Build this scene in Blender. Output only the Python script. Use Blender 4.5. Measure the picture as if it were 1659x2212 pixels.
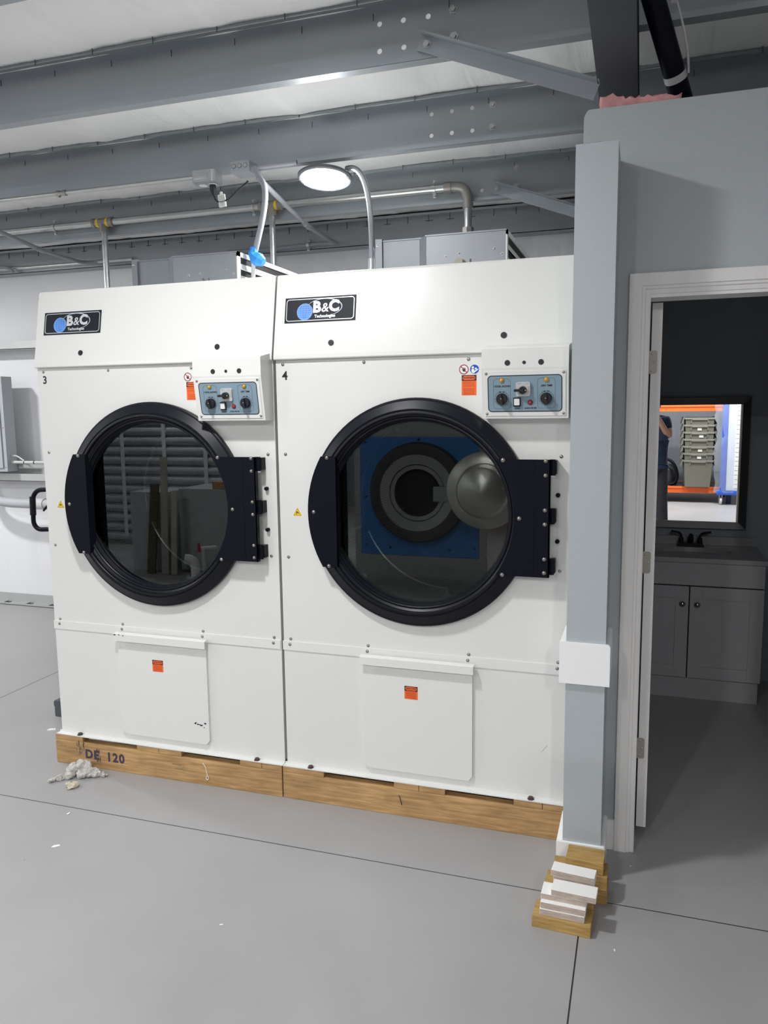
import bpy, bmesh, math, random
from mathutils import Vector, Matrix
from math import sin, cos, pi, radians, sqrt

for o in list(bpy.data.objects):
    bpy.data.objects.remove(o)
SC = bpy.context.scene
COL = SC.collection
R = random.Random(7)

# ------------------------------------------------------------------ camera, world, exposure
YAW, PITCH, ROLL, FPX = -0.319117, 0.131587, -0.0119925, 1689.95
EYE = Vector((0, 0, 1.66))
cp, sp, cy_, sy_ = cos(PITCH), sin(PITCH), cos(YAW), sin(YAW)
fw = Vector((sy_ * cp, cy_ * cp, -sp)); rt = Vector((cy_, -sy_, 0)); up = rt.cross(fw)
rt2 = rt * cos(ROLL) + up * sin(ROLL); up2 = rt2.cross(fw)
cam = bpy.data.cameras.new('camera')
cam.sensor_fit = 'VERTICAL'; cam.sensor_height = 24.0
cam.lens = FPX / 2212 * 24.0
cam.clip_start = 0.03
camo = bpy.data.objects.new('camera', cam); COL.objects.link(camo)
m = Matrix((rt2, up2, -fw)).transposed().to_4x4(); m.translation = EYE
camo.matrix_world = m
SC.camera = camo

W = bpy.data.worlds.new('world'); SC.world = W; W.use_nodes = True
W.node_tree.nodes['Background'].inputs[0].default_value = (0.95, 0.98, 1.0, 1)
WORLD_STRENGTH = 0.9  # ambient fill, let in by leaving the left side of the hall open
W.node_tree.nodes['Background'].inputs[1].default_value = WORLD_STRENGTH
LAMP_STRENGTH = 430.0
SC.view_settings.view_transform = 'Standard'; SC.view_settings.look = 'None'
SC.view_settings.gamma = 1.0; SC.view_settings.use_curve_mapping = False
SC.view_settings.exposure = 0.10
SC.cycles.sample_clamp_indirect = 4.0
SC.cycles.use_denoising = True
SC.cycles.max_bounces = 10
SC.cycles.diffuse_bounces = 6

# ------------------------------------------------------------------ materials
MATS = {}
def mat(name, col, rough=0.5, metal=0.0, spec=0.5, noise=0.0, nscale=8.0, bump=0.0, bscale=40.0, stretch=(1, 1, 1), coat=0.0):
    if name in MATS: return MATS[name]
    M = bpy.data.materials.new(name); M.use_nodes = True
    N = M.node_tree.nodes; L = M.node_tree.links; B = N['Principled BSDF']
    B.inputs['Base Color'].default_value = (*col, 1); B.inputs['Roughness'].default_value = rough
    B.inputs['Metallic'].default_value = metal; B.inputs['Specular IOR Level'].default_value = spec
    if coat: B.inputs['Coat Weight'].default_value = coat; B.inputs['Coat Roughness'].default_value = 0.08
    if noise or bump:
        tc = N.new('ShaderNodeTexCoord'); mp = N.new('ShaderNodeMapping'); mp.inputs['Scale'].default_value = stretch
        L.new(tc.outputs['Object'], mp.inputs['Vector'])
    if noise:
        n = N.new('ShaderNodeTexNoise'); n.inputs['Scale'].default_value = nscale; n.inputs['Detail'].default_value = 6
        L.new(mp.outputs[0], n.inputs['Vector'])
        mr = N.new('ShaderNodeMapRange'); mr.inputs[1].default_value = 0.25; mr.inputs[2].default_value = 0.75
        mr.inputs[3].default_value = 1 - noise; mr.inputs[4].default_value = 1 + noise
        L.new(n.outputs[0], mr.inputs[0])
        mx = N.new('ShaderNodeVectorMath'); mx.operation = 'SCALE'; mx.inputs[0].default_value = col
        L.new(mr.outputs[0], mx.inputs['Scale']); L.new(mx.outputs[0], B.inputs['Base Color'])
    if bump:
        n2 = N.new('ShaderNodeTexNoise'); n2.inputs['Scale'].default_value = bscale; n2.inputs['Detail'].default_value = 4
        L.new(mp.outputs[0], n2.inputs['Vector'])
        b = N.new('ShaderNodeBump'); b.inputs['Strength'].default_value = bump; b.inputs['Distance'].default_value = 0.02
        L.new(n2.outputs[0], b.inputs['Height']); L.new(b.outputs[0], B.inputs['Normal'])
    MATS[name] = M
    return M

def emit(name, col, s):
    M = bpy.data.materials.new(name); M.use_nodes = True
    B = M.node_tree.nodes['Principled BSDF']
    B.inputs['Base Color'].default_value = (0.8, 0.8, 0.8, 1)
    B.inputs['Emission Color'].default_value = (*col, 1); B.inputs['Emission Strength'].default_value = s
    return M

def wood(name, c1, c2, scale=14.0, stretch=(1, 12, 12), rough=0.7):
    M = bpy.data.materials.new(name); M.use_nodes = True
    N = M.node_tree.nodes; L = M.node_tree.links; B = N['Principled BSDF']; B.inputs['Roughness'].default_value = rough
    tc = N.new('ShaderNodeTexCoord'); mp = N.new('ShaderNodeMapping'); mp.inputs['Scale'].default_value = stretch
    L.new(tc.outputs['Object'], mp.inputs['Vector'])
    n = N.new('ShaderNodeTexNoise'); n.inputs['Scale'].default_value = scale; n.inputs['Detail'].default_value = 8; n.inputs['Distortion'].default_value = 0.6
    L.new(mp.outputs[0], n.inputs['Vector'])
    r = N.new('ShaderNodeValToRGB'); r.color_ramp.elements[0].position = 0.35; r.color_ramp.elements[1].position = 0.68
    r.color_ramp.elements[0].color = (*c2, 1); r.color_ramp.elements[1].color = (*c1, 1)
    L.new(n.outputs[0], r.inputs[0])
    n2 = N.new('ShaderNodeTexNoise'); n2.inputs['Scale'].default_value = 4.0; n2.inputs['Detail'].default_value = 5
    L.new(tc.outputs['Object'], n2.inputs['Vector'])
    mr = N.new('ShaderNodeMapRange'); mr.inputs[1].default_value = 0.3; mr.inputs[2].default_value = 0.7; mr.inputs[3].default_value = 0.78; mr.inputs[4].default_value = 1.12
    L.new(n2.outputs[0], mr.inputs[0])
    vm = N.new('ShaderNodeVectorMath'); vm.operation = 'SCALE'
    L.new(r.outputs[0], vm.inputs[0]); L.new(mr.outputs[0], vm.inputs['Scale']); L.new(vm.outputs[0], B.inputs['Base Color'])
    b = N.new('ShaderNodeBump'); b.inputs['Strength'].default_value = 0.25; b.inputs['Distance'].default_value = 0.004
    L.new(n.outputs[0], b.inputs['Height']); L.new(b.outputs[0], B.inputs['Normal'])
    return M

def fabric(name, col, stretch, dist=0.06, strength=0.6, rough=0.45, spec=0.3):
    # vinyl-faced insulation: long soft folds
    M = bpy.data.materials.new(name); M.use_nodes = True
    N = M.node_tree.nodes; L = M.node_tree.links; B = N['Principled BSDF']
    B.inputs['Base Color'].default_value = (*col, 1); B.inputs['Roughness'].default_value = rough; B.inputs['Specular IOR Level'].default_value = spec
    tc = N.new('ShaderNodeTexCoord'); mp = N.new('ShaderNodeMapping'); mp.inputs['Scale'].default_value = stretch
    L.new(tc.outputs['Object'], mp.inputs['Vector'])
    n = N.new('ShaderNodeTexNoise'); n.inputs['Scale'].default_value = 1.0; n.inputs['Detail'].default_value = 3; n.inputs['Distortion'].default_value = 0.9
    L.new(mp.outputs[0], n.inputs['Vector'])
    n3 = N.new('ShaderNodeTexNoise'); n3.inputs['Scale'].default_value = 0.6; n3.inputs['Detail'].default_value = 2
    L.new(tc.outputs['Object'], n3.inputs['Vector'])
    mm = N.new('ShaderNodeMath'); mm.operation = 'MULTIPLY'; L.new(n.outputs[0], mm.inputs[0]); L.new(n3.outputs[0], mm.inputs[1])
    b = N.new('ShaderNodeBump'); b.inputs['Strength'].default_value = strength; b.inputs['Distance'].default_value = dist
    L.new(mm.outputs[0], b.inputs['Height']); L.new(b.outputs[0], B.inputs['Normal'])
    return M

def floor_mat():
    M = bpy.data.materials.new('floor_epoxy'); M.use_nodes = True
    N = M.node_tree.nodes; L = M.node_tree.links; B = N['Principled BSDF']
    tc = N.new('ShaderNodeTexCoord'); sx = N.new('ShaderNodeSeparateXYZ'); L.new(tc.outputs['Object'], sx.inputs[0])
    def line(out, pos, half):
        a = N.new('ShaderNodeMath'); a.operation = 'SUBTRACT'; L.new(out, a.inputs[0]); a.inputs[1].default_value = pos
        b = N.new('ShaderNodeMath'); b.operation = 'ABSOLUTE'; L.new(a.outputs[0], b.inputs[0])
        c = N.new('ShaderNodeMath'); c.operation = 'LESS_THAN'; L.new(b.outputs[0], c.inputs[0]); c.inputs[1].default_value = half
        return c.outputs[0]
    ls = [line(sx.outputs[1], 2.547, 0.0022), line(sx.outputs[0], -0.146, 0.0024), line(sx.outputs[0], -3.541, 0.003), line(sx.outputs[1], -0.9, 0.0025)]
    acc = ls[0]
    for k in ls[1:]:
        mx = N.new('ShaderNodeMath'); mx.operation = 'MAXIMUM'; L.new(acc, mx.inputs[0]); L.new(k, mx.inputs[1]); acc = mx.outputs[0]
    n = N.new('ShaderNodeTexNoise'); n.inputs['Scale'].default_value = 1.6; n.inputs['Detail'].default_value = 6; L.new(tc.outputs['Object'], n.inputs['Vector'])
    r = N.new('ShaderNodeValToRGB'); r.color_ramp.elements[0].position = 0.3; r.color_ramp.elements[1].position = 0.7
    r.color_ramp.elements[0].color = (0.318, 0.314, 0.314, 1); r.color_ramp.elements[1].color = (0.352, 0.348, 0.346, 1)
    L.new(n.outputs[0], r.inputs[0])
    v = N.new('ShaderNodeTexVoronoi'); v.inputs['Scale'].default_value = 5.0; L.new(tc.outputs['Object'], v.inputs['Vector'])
    lt = N.new('ShaderNodeMath'); lt.operation = 'LESS_THAN'; lt.inputs[1].default_value = 0.014; L.new(v.outputs['Distance'], lt.inputs[0])
    mxs = N.new('ShaderNodeMixRGB'); L.new(lt.outputs[0], mxs.inputs[0]); L.new(r.outputs[0], mxs.inputs[1]); mxs.inputs[2].default_value = (0.16, 0.155, 0.15, 1)
    mxc = N.new('ShaderNodeMixRGB'); L.new(acc, mxc.inputs[0]); L.new(mxs.outputs[0], mxc.inputs[1]); mxc.inputs[2].default_value = (0.02, 0.02, 0.022, 1)
    L.new(mxc.outputs[0], B.inputs['Base Color'])
    mr = N.new('ShaderNodeMapRange'); mr.inputs[3].default_value = 0.30; mr.inputs[4].default_value = 0.46; L.new(n.outputs[0], mr.inputs[0]); L.new(mr.outputs[0], B.inputs['Roughness'])
    b = N.new('ShaderNodeBump'); b.inputs['Strength'].default_value = 0.12; b.inputs['Distance'].default_value = 0.01
    L.new(n.outputs[0], b.inputs['Height']); L.new(b.outputs[0], B.inputs['Normal'])
    return M

def glass_mat(name, tint, refl_ior):
    M = bpy.data.materials.new(name); M.use_nodes = True
    N = M.node_tree.nodes; L = M.node_tree.links; N.remove(N['Principled BSDF'])
    t = N.new('ShaderNodeBsdfTransparent'); t.inputs[0].default_value = (*tint, 1)
    g = N.new('ShaderNodeBsdfGlossy'); g.inputs['Roughness'].default_value = 0.0; g.inputs[0].default_value = (0.95, 1, 1, 1)
    f = N.new('ShaderNodeFresnel'); f.inputs[0].default_value = refl_ior
    mx = N.new('ShaderNodeMixShader'); L.new(f.outputs[0], mx.inputs[0]); L.new(t.outputs[0], mx.inputs[1]); L.new(g.outputs[0], mx.inputs[2])
    L.new(mx.outputs[0], N['Material Output'].inputs[0])
    return M

def perforated():
    M = bpy.data.materials.new('perforated_steel'); M.use_nodes = True
    N = M.node_tree.nodes; L = M.node_tree.links; B = N['Principled BSDF']
    B.inputs['Metallic'].default_value = 0.85; B.inputs['Roughness'].default_value = 0.38
    uv = N.new('ShaderNodeUVMap'); mp = N.new('ShaderNodeMapping'); mp.inputs['Scale'].default_value = (1, 1, 1); L.new(uv.outputs[0], mp.inputs[0])
    fr = N.new('ShaderNodeVectorMath'); fr.operation = 'FRACTION'; L.new(mp.outputs[0], fr.inputs[0])
    sb = N.new('ShaderNodeVectorMath'); sb.operation = 'SUBTRACT'; sb.inputs[1].default_value = (0.5, 0.5, 0); L.new(fr.outputs[0], sb.inputs[0])
    ln = N.new('ShaderNodeVectorMath'); ln.operation = 'LENGTH'; L.new(sb.outputs[0], ln.inputs[0])
    lt = N.new('ShaderNodeMath'); lt.operation = 'LESS_THAN'; lt.inputs[1].default_value = 0.28; L.new(ln.outputs['Value'], lt.inputs[0])
    mx = N.new('ShaderNodeMixRGB'); L.new(lt.outputs[0], mx.inputs[0]); mx.inputs[1].default_value = (0.42, 0.41, 0.38, 1); mx.inputs[2].default_value = (0.01, 0.01, 0.01, 1)
    L.new(mx.outputs[0], B.inputs['Base Color'])
    return M

WHITE = mat('white_enamel', (0.74, 0.74, 0.705), 0.28, spec=0.5)
WHITE2 = mat('white_enamel_plate', (0.76, 0.76, 0.73), 0.35)
BLACK = mat('black_rubber_plastic', (0.006, 0.007, 0.011), 0.36, spec=0.25)
BLACKM = mat('black_matte_steel', (0.006, 0.007, 0.012), 0.38, spec=0.10)
DARK = mat('painted_void_shade', (0.006, 0.006, 0.007), 0.8)  # flat near-black that paints shade into openings and gaps
CHROME = mat('chrome', (0.40, 0.38, 0.34), 0.25, 1.0)
STEEL = mat('brushed_steel', (0.50, 0.50, 0.50), 0.3, 0.9, noise=0.08, nscale=10, stretch=(1, 1, 40))
GALV = mat('galvanized_steel', (0.36, 0.39, 0.41), 0.42, 0.55, noise=0.10, nscale=3.0, stretch=(0.35, 1, 3))
GALVD = mat('galvanized_dark_mark', (0.09, 0.10, 0.11), 0.6)
GALVB = mat('galvanized_pipe', (0.55, 0.56, 0.55), 0.28, 0.8, noise=0.10, nscale=20, stretch=(0.3, 1, 1))
GALVBOX = mat('galvanized_duct', (0.26, 0.275, 0.295), 0.40, 0.5, noise=0.06, nscale=6)
PVC = mat('grey_pvc', (0.27, 0.285, 0.31), 0.45)
WALLG = mat('grey_wall_paint', (0.42, 0.455, 0.47), 0.5, bump=0.05, bscale=90)
TRIMW = mat('white_trim_paint', (0.89, 0.89, 0.88), 0.4)
CASING = mat('pale_grey_trim_paint', (0.76, 0.745, 0.72), 0.42, noise=0.05, nscale=3, stretch=(8, 8, 1))
CHARCOAL = mat('charcoal_wall_paint', (0.25, 0.285, 0.315), 0.55, bump=0.05, bscale=90)
VANITY = mat('grey_cabinet_paint', (0.36, 0.365, 0.37), 0.45)
COUNTER = mat('grey_stone_top', (0.30, 0.30, 0.305), 0.3, noise=0.12, nscale=7)
PRIMER = mat('dark_grey_primer', (0.062, 0.068, 0.080), 0.5, noise=0.08, nscale=4)
PINEP = wood('pallet_pine', (0.56, 0.345, 0.15), (0.36, 0.21, 0.085), 7.0, (1, 6, 11))
YELLOWP = wood('treated_pine', (0.52, 0.34, 0.12), (0.38, 0.235, 0.07), 6.0, (3, 14, 22))
ENDGRAIN = wood('primed_board_raw_edge', (0.56, 0.46, 0.38), (0.42, 0.34, 0.29), 8.0, (5, 12, 26))
PRIMED = mat('primed_board_white', (0.85, 0.84, 0.82), 0.5)
INSUL = fabric('white_vinyl_insulation', (0.95, 0.95, 0.94), (5.5, 0.55, 1.0))
INSULW = fabric('wall_vinyl_insulation', (0.80, 0.80, 0.81), (6.0, 1.0, 0.45), 0.05, 0.45)
FLOOR = floor_mat()
GLASS = glass_mat('tinted_door_glass', (0.58, 0.60, 0.58), 1.75)
PERF = perforated()
MIRROR = mat('mirror_silver', (0.92, 0.93, 0.93), 0.0, 1.0)
ORANGE = mat('rack_orange', (0.78, 0.13, 0.02), 0.45)
TOTE = mat('tote_grey_plastic', (0.165, 0.16, 0.125), 0.5)
BLUEP = mat('cart_blue_plastic', (0.03, 0.11, 0.55), 0.4)
BLUEW = mat('washer_blue_enamel', (0.05, 0.20, 0.52), 0.3)
STICKO = mat('orange_sticker', (0.85, 0.14, 0.02), 0.5)
INK = mat('black_ink', (0.012, 0.012, 0.014), 0.6)
SILVER = mat('silver_ink', (0.72, 0.73, 0.75), 0.3, 0.4)
REDINK = mat('red_ink', (0.32, 0.02, 0.03), 0.5)
BLUEINK = mat('blue_ink', (0.01, 0.07, 0.45), 0.45)
GLOBE = mat('globe_blue', (0.07, 0.25, 0.75), 0.35, noise=0.45, nscale=18)
YELLOW = mat('yellow_sticker', (0.90, 0.58, 0.02), 0.5)
PANELB = mat('panel_blue_grey', (0.22, 0.31, 0.37), 0.4)
AMBER = mat('amber_lens', (0.62, 0.34, 0.03), 0.15, coat=0.6)
REDLENS = mat('red_lens', (0.40, 0.01, 0.02), 0.15, coat=0.6)
LGREY = mat('light_grey_plastic', (0.55, 0.55, 0.54), 0.4)
TAN = mat('satin_nickel_hinge', (0.36, 0.34, 0.30), 0.4, 0.3)
PINK = mat('pink_fibreglass', (0.62, 0.30, 0.30), 0.95, noise=0.25, nscale=30)
LINT = mat('dryer_lint', (0.52, 0.49, 0.46), 0.95, noise=0.22, nscale=40, bump=0.6, bscale=80)
PAPERW = mat('white_paper', (0.82, 0.81, 0.78), 0.7)
TAPEB = mat('blue_painters_tape', (0.02, 0.24, 0.72), 0.45, noise=0.2, nscale=40)
STENCIL = mat('stencil_purple_ink', (0.055, 0.045, 0.075), 0.7)
RED = mat('red_plastic', (0.5, 0.03, 0.03), 0.4)
NAVY = mat('navy_cotton', (0.018, 0.032, 0.075), 0.85, noise=0.2, nscale=25)
TROUSER = mat('charcoal_cotton', (0.045, 0.043, 0.055), 0.85, noise=0.2, nscale=25)
SKIN = mat('skin', (0.52, 0.29, 0.20), 0.5)
HAIR = mat('brown_hair', (0.05, 0.03, 0.02), 0.6)

# ------------------------------------------------------------------ mesh helpers
class MB:
    """collects geometry in world (or thing-local) coordinates, links it as ONE mesh object"""
    def __init__(s): s.v = []; s.f = []; s.m = []; s.uv = None
    def quad(s, pts, mi=0):
        b = len(s.v); s.v += [tuple(p) for p in pts]; s.f.append(tuple(range(b, b + len(pts)))); s.m.append(mi)
    def raw(s, vs, fs, mi=0):
        b = len(s.v); s.v += [tuple(p) for p in vs]
        for f in fs: s.f.append(tuple(b + i for i in f)); s.m.append(mi)
    def box(s, x0, x1, y0, y1, z0, z1, mi=0, bev=0.0, M=None):
        if bev > 0:
            bm = bmesh.new(); bmesh.ops.create_cube(bm, size=1)
            for v in bm.verts: v.co = Vector(((x0 + x1) / 2 + v.co.x * (x1 - x0), (y0 + y1) / 2 + v.co.y * (y1 - y0), (z0 + z1) / 2 + v.co.z * (z1 - z0)))
            bmesh.ops.bevel(bm, geom=list(bm.edges), offset=bev, segments=2, affect='EDGES', profile=0.7)
            vs = [v.co.copy() for v in bm.verts]; bm.verts.index_update(); fs = [[v.index for v in f.verts] for f in bm.faces]; bm.free()
        else:
            vs = [Vector((x, y, z)) for x in (x0, x1) for y in (y0, y1) for z in (z0, z1)]
            fs = [(0, 1, 3, 2), (4, 6, 7, 5), (0, 4, 5, 1), (2, 3, 7, 6), (0, 2, 6, 4), (1, 5, 7, 3)]
        if M is not None: vs = [M @ v for v in vs]
        s.raw(vs, fs, mi)
    def prism(s, poly, a, b, axis='x', mi=0):
        """poly in the two other axes (x:(y,z)  y:(x,z)  z:(x,y)), from a to b"""
        def P(p, t): return {'x': (t, p[0], p[1]), 'y': (p[0], t, p[1]), 'z': (p[0], p[1], t)}[axis]
        n = len(poly); vs = [P(p, a) for p in poly] + [P(p, b) for p in poly]
        fs = [tuple(range(n)), tuple(range(2 * n - 1, n - 1, -1))] + [(i, i + n, (i + 1) % n + n, (i + 1) % n) for i in range(n)]
        s.raw(vs, fs, mi)
    def tube(s, path, r, seg=12, mi=0, cap=True):
        path = [Vector(p) for p in path]; rings = []
        rr = r if isinstance(r, (list, tuple)) else [r] * len(path)
        n = None
        for i, p in enumerate(path):
            t = (path[min(i + 1, len(path) - 1)] - path[max(i - 1, 0)]).normalized()
            if n is None:
                n = t.orthogonal().normalized()
            else:
                n = (n - t * n.dot(t)).normalized()
            bb = t.cross(n)
            rings.append([p + (n * cos(2 * pi * k / seg) + bb * sin(2 * pi * k / seg)) * rr[i] for k in range(seg)])
        vs = [q for g in rings for q in g]; fs = []
        for i in range(len(path) - 1):
            for k in range(seg):
                k2 = (k + 1) % seg; fs.append((i * seg + k, i * seg + k2, (i + 1) * seg + k2, (i + 1) * seg + k))
        if cap: fs.append(tuple(range(seg - 1, -1, -1))); fs.append(tuple((len(path) - 1) * seg + k for k in range(seg)))
        s.raw(vs, fs, mi)
    def lathe(s, prof, c, axis='y', seg=48, mi=0, a0=0.0, a1=2 * pi, closed=False):
        """prof: (radius, position along axis); c: centre"""
        full = abs(a1 - a0 - 2 * pi) < 1e-6; n = seg if full else seg + 1; vs = []; c = Vector(c)
        for r, t in prof:
            for k in range(n):
                a = a0 + (a1 - a0) * k / seg
                d = {'y': Vector((r * cos(a), t, r * sin(a))), 'z': Vector((r * cos(a), r * sin(a), t)), 'x': Vector((t, r * cos(a), r * sin(a)))}[axis]
                vs.append(c + d)
        fs = []; m_ = len(prof)
        for i in range(m_ if closed else m_ - 1):
            j = (i + 1) % m_
            for k in range(seg):
                k2 = (k + 1) % n; fs.append((i * n + k, j * n + k, j * n + k2, i * n + k2))
        s.raw(vs, fs, mi)
    def sphere(s, c, r, seg=12, rings=8, mi=0, sc=(1, 1, 1)):
        prof = [(max(1e-4, sin(pi * i / rings)) * r, -cos(pi * i / rings) * r) for i in range(rings + 1)]
        b = len(s.v); s.lathe(prof, (0, 0, 0), 'z', seg, mi)
        for i in range(b, len(s.v)):
            p = s.v[i]; s.v[i] = (c[0] + p[0] * sc[0], c[1] + p[1] * sc[1], c[2] + p[2] * sc[2])
    def build(s, name, mats, parent=None, origin=None, smooth=None, rotz=None, solid=None, kind=None):
        me = bpy.data.meshes.new(name)
        o_ = Vector(origin) if origin is not None else Vector((0, 0, 0))
        me.from_pydata([tuple(Vector(p) - o_) for p in s.v], [], s.f)
        ms = mats if isinstance(mats, (list, tuple)) else [mats]
        for q in ms: me.materials.append(q)
        me.polygons.foreach_set('material_index', s.m)
        bm = bmesh.new(); bm.from_mesh(me); bmesh.ops.recalc_face_normals(bm, faces=bm.faces); bm.to_mesh(me); bm.free()
        if smooth is not None:
            me.polygons.foreach_set('use_smooth', [True] * len(me.polygons))
            me.set_sharp_from_angle(angle=radians(smooth))
        o = bpy.data.objects.new(name, me); COL.objects.link(o)
        if parent is not None: o.parent = parent
        else: o.location = o_
        if solid:
            md = o.modifiers.new('thickness', 'SOLIDIFY'); md.thickness = solid; md.offset = 0
        if kind: o['kind'] = kind
        return o

def tag(o, label, cat, group=None):
    o['label'] = label; o['category'] = cat
    if group: o['group'] = group
    return o
def thing(name, loc, label, cat, group=None, rotz=0.0):
    o = bpy.data.objects.new(name, None); COL.objects.link(o); o.location = loc; o.rotation_euler = (0, 0, rotz)
    o.empty_display_size = 0.1
    return tag(o, label, cat, group)
def part(mb, name, mats, root, smooth=None, solid=None, label=None):
    """mb holds coordinates relative to the root thing"""
    o = mb.build(name, mats, root, None, smooth, solid=solid)
    if label: o['label'] = label
    return o
def wpart(mb, name, mats, root, smooth=None, label=None):
    """mb holds world coordinates"""
    r = root
    while r.parent: r = r.parent
    o = mb.build(name, mats, root, r.location, smooth)
    if label: o['label'] = label
    return o
def kids(o): return [c for c in bpy.data.objects if c.parent == o]
def copy_tree(o, parent=None):
    c = o.copy(); COL.objects.link(c); c.parent = parent
    for ch in kids(o): copy_tree(ch, c)
    return c
def bez(p0, p1, p2, p3, n=12):
    p0, p1, p2, p3 = map(Vector, (p0, p1, p2, p3)); out = []
    for i in range(n + 1):
        t = i / n; out.append(p0 * (1 - t) ** 3 + p1 * 3 * t * (1 - t) ** 2 + p2 * 3 * t * t * (1 - t) + p3 * t ** 3)
    return out
def rrect(w, h, r, n=5, cx=0, cy=0):
    out = []
    for sx, sy, a0 in ((1, 1, 0), (-1, 1, pi / 2), (-1, -1, pi), (1, -1, 3 * pi / 2)):
        for i in range(n + 1):
            a = a0 + pi / 2 * i / n; out.append((cx + sx * (w / 2 - r) + r * cos(a), cy + sy * (h / 2 - r) + r * sin(a)))
    return out

_txt = {}
def text_geo(body, size, bold=0.0, shear=0.0, spacing=1.0):
    key = (body, size, bold, shear, spacing)
    if key not in _txt:
        cu = bpy.data.curves.new('lettering', 'FONT'); cu.body = body; cu.size = size; cu.offset = bold; cu.shear = shear
        cu.space_character = spacing; cu.align_x = 'CENTER'; cu.align_y = 'CENTER'; cu.resolution_u = 3
        ob = bpy.data.objects.new('lettering', cu); COL.objects.link(ob)
        dg = bpy.context.evaluated_depsgraph_get()
        me = bpy.data.meshes.new_from_object(ob.evaluated_get(dg))
        bpy.data.objects.remove(ob)
        _txt[key] = ([v.co.copy() for v in me.vertices], [tuple(p.vertices) for p in me.polygons])
        bpy.data.meshes.remove(me)
    return _txt[key]

class Frame:
    """a flat face: origin O, u to the right, v up, n out of the face"""
    def __init__(s, O, u=(1, 0, 0), v=(0, 0, 1)):
        s.O = Vector(O); s.u = Vector(u).normalized(); s.v = Vector(v).normalized(); s.n = s.u.cross(s.v)
    def p(s, a, b, h=0.0): return s.O + s.u * a + s.v * b + s.n * h
    def plate(s, mb, poly, h0, h1, mi=0):
        n = len(poly); vs = [s.p(a, b, h0) for a, b in poly] + [s.p(a, b, h1) for a, b in poly]
        fs = [tuple(range(n - 1, -1, -1)), tuple(range(n, 2 * n))] + [(i, (i + 1) % n, (i + 1) % n + n, i + n) for i in range(n)]
        mb.raw(vs, fs, mi)
    def disc(s, mb, a, b, r, h0, h1, mi=0, seg=24, sx=1.0):
        s.plate(mb, [(a + r * sx * cos(2 * pi * k / seg), b + r * sin(2 * pi * k / seg)) for k in range(seg)], h0, h1, mi)
    def ring(s, mb, a, b, r0, r1, h0, h1, mi=0, seg=32, a0=0.0, a1=2 * pi):
        vs = []
        for r in (r0, r1):
            for h in (h0, h1):
                for k in range(seg + 1):
                    t = a0 + (a1 - a0) * k / seg; vs.append(s.p(a + r * cos(t), b + r * sin(t), h))
        n = seg + 1; fs = []
        for k in range(seg):
            fs += [(n + k, 3 * n + k, 3 * n + k + 1, n + k + 1), (k, n + k, n + k + 1, k + 1), (2 * n + k, 2 * n + k + 1, 3 * n + k + 1, 3 * n + k)]
        mb.raw(vs, fs, mi)
    def outline(s, mb, poly, w, h0, h1, mi=0):
        n = len(poly); cxm = sum(p[0] for p in poly) / n; cym = sum(p[1] for p in poly) / n
        inn = []
        for i in range(n):
            p0, p1, p2 = Vector(poly[i - 1]), Vector(poly[i]), Vector(poly[(i + 1) % n])
            d = (p2 - p0); d = Vector((-d.y, d.x)).normalized()
            if d.dot(Vector((cxm, cym)) - p1) < 0: d = -d
            inn.append(p1 + d * w)
        for i in range(n):
            j = (i + 1) % n
            s.plate(mb, [poly[i], poly[j], tuple(inn[j]), tuple(inn[i])], h0, h1, mi)
    def text(s, mb, body, size, a, b, h, bold=0.0, shear=0.0, mi=0, spacing=1.0, sx=1.0):
        vs, fs = text_geo(body, size, bold, shear, spacing)
        mb.raw([s.p(a + v.x * sx, b + v.y, h) for v in vs], fs, mi)
    def dome(s, mb, a, b, r, h, mi=0, seg=12, base=0.0):
        rings = 4; vs = []; fs = []
        for i in range(rings):
            t = pi / 2 * i / rings
            for k in range(seg):
                q = 2 * pi * k / seg; vs.append(s.p(a + r * cos(t) * cos(q), b + r * cos(t) * sin(q), base + h * sin(t)))
        vs.append(s.p(a, b, base + h))
        for i in range(rings - 1):
            for k in range(seg):
                k2 = (k + 1) % seg; fs.append((i * seg + k, i * seg + k2, (i + 1) * seg + k2, (i + 1) * seg + k))
        for k in range(seg): fs.append(((rings - 1) * seg + k, (rings - 1) * seg + (k + 1) % seg, len(vs) - 1))
        mb.raw(vs, fs, mi)

def sheet_with_holes(name, outer, holes, to3, mats, seg=16, parent=None, origin=None, thick=0.003):
    """flat sheet metal with round holes cut through; outer: polygon, holes: (a,b,r)"""
    bm = bmesh.new(); ed = []
    def loop(pts):
        vs = [bm.verts.new(to3(a, b)) for a, b in pts]
        for i in range(len(vs)): ed.append(bm.edges.new((vs[i], vs[(i + 1) % len(vs)])))
    loop(outer)
    for a, b, r in holes: loop([(a + r * cos(2 * pi * k / seg), b + r * sin(2 * pi * k / seg)) for k in range(seg)])
    bmesh.ops.triangle_fill(bm, edges=ed, use_beauty=True)
    vs = [v.co.copy() for v in bm.verts]; bm.verts.index_update(); fs = [tuple(v.index for v in f.verts) for f in bm.faces]; bm.free()
    return vs, fs

# ------------------------------------------------------------------ the setting
RIDGE = lambda y: 3.157 + (2.985 - y) * 0.0833       # underside of the roof insulation
PUR = [2.985 + 0.77 * k for k in range(-12, 3)]       # purlin lines
XW, XE, YN, YS = -10.0, 5.6, 5.40, -6.6

mb = MB(); mb.box(XW, XE, YS, 5.6, -0.15, 0.0); mb.build('floor', FLOOR, kind='structure')

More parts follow.
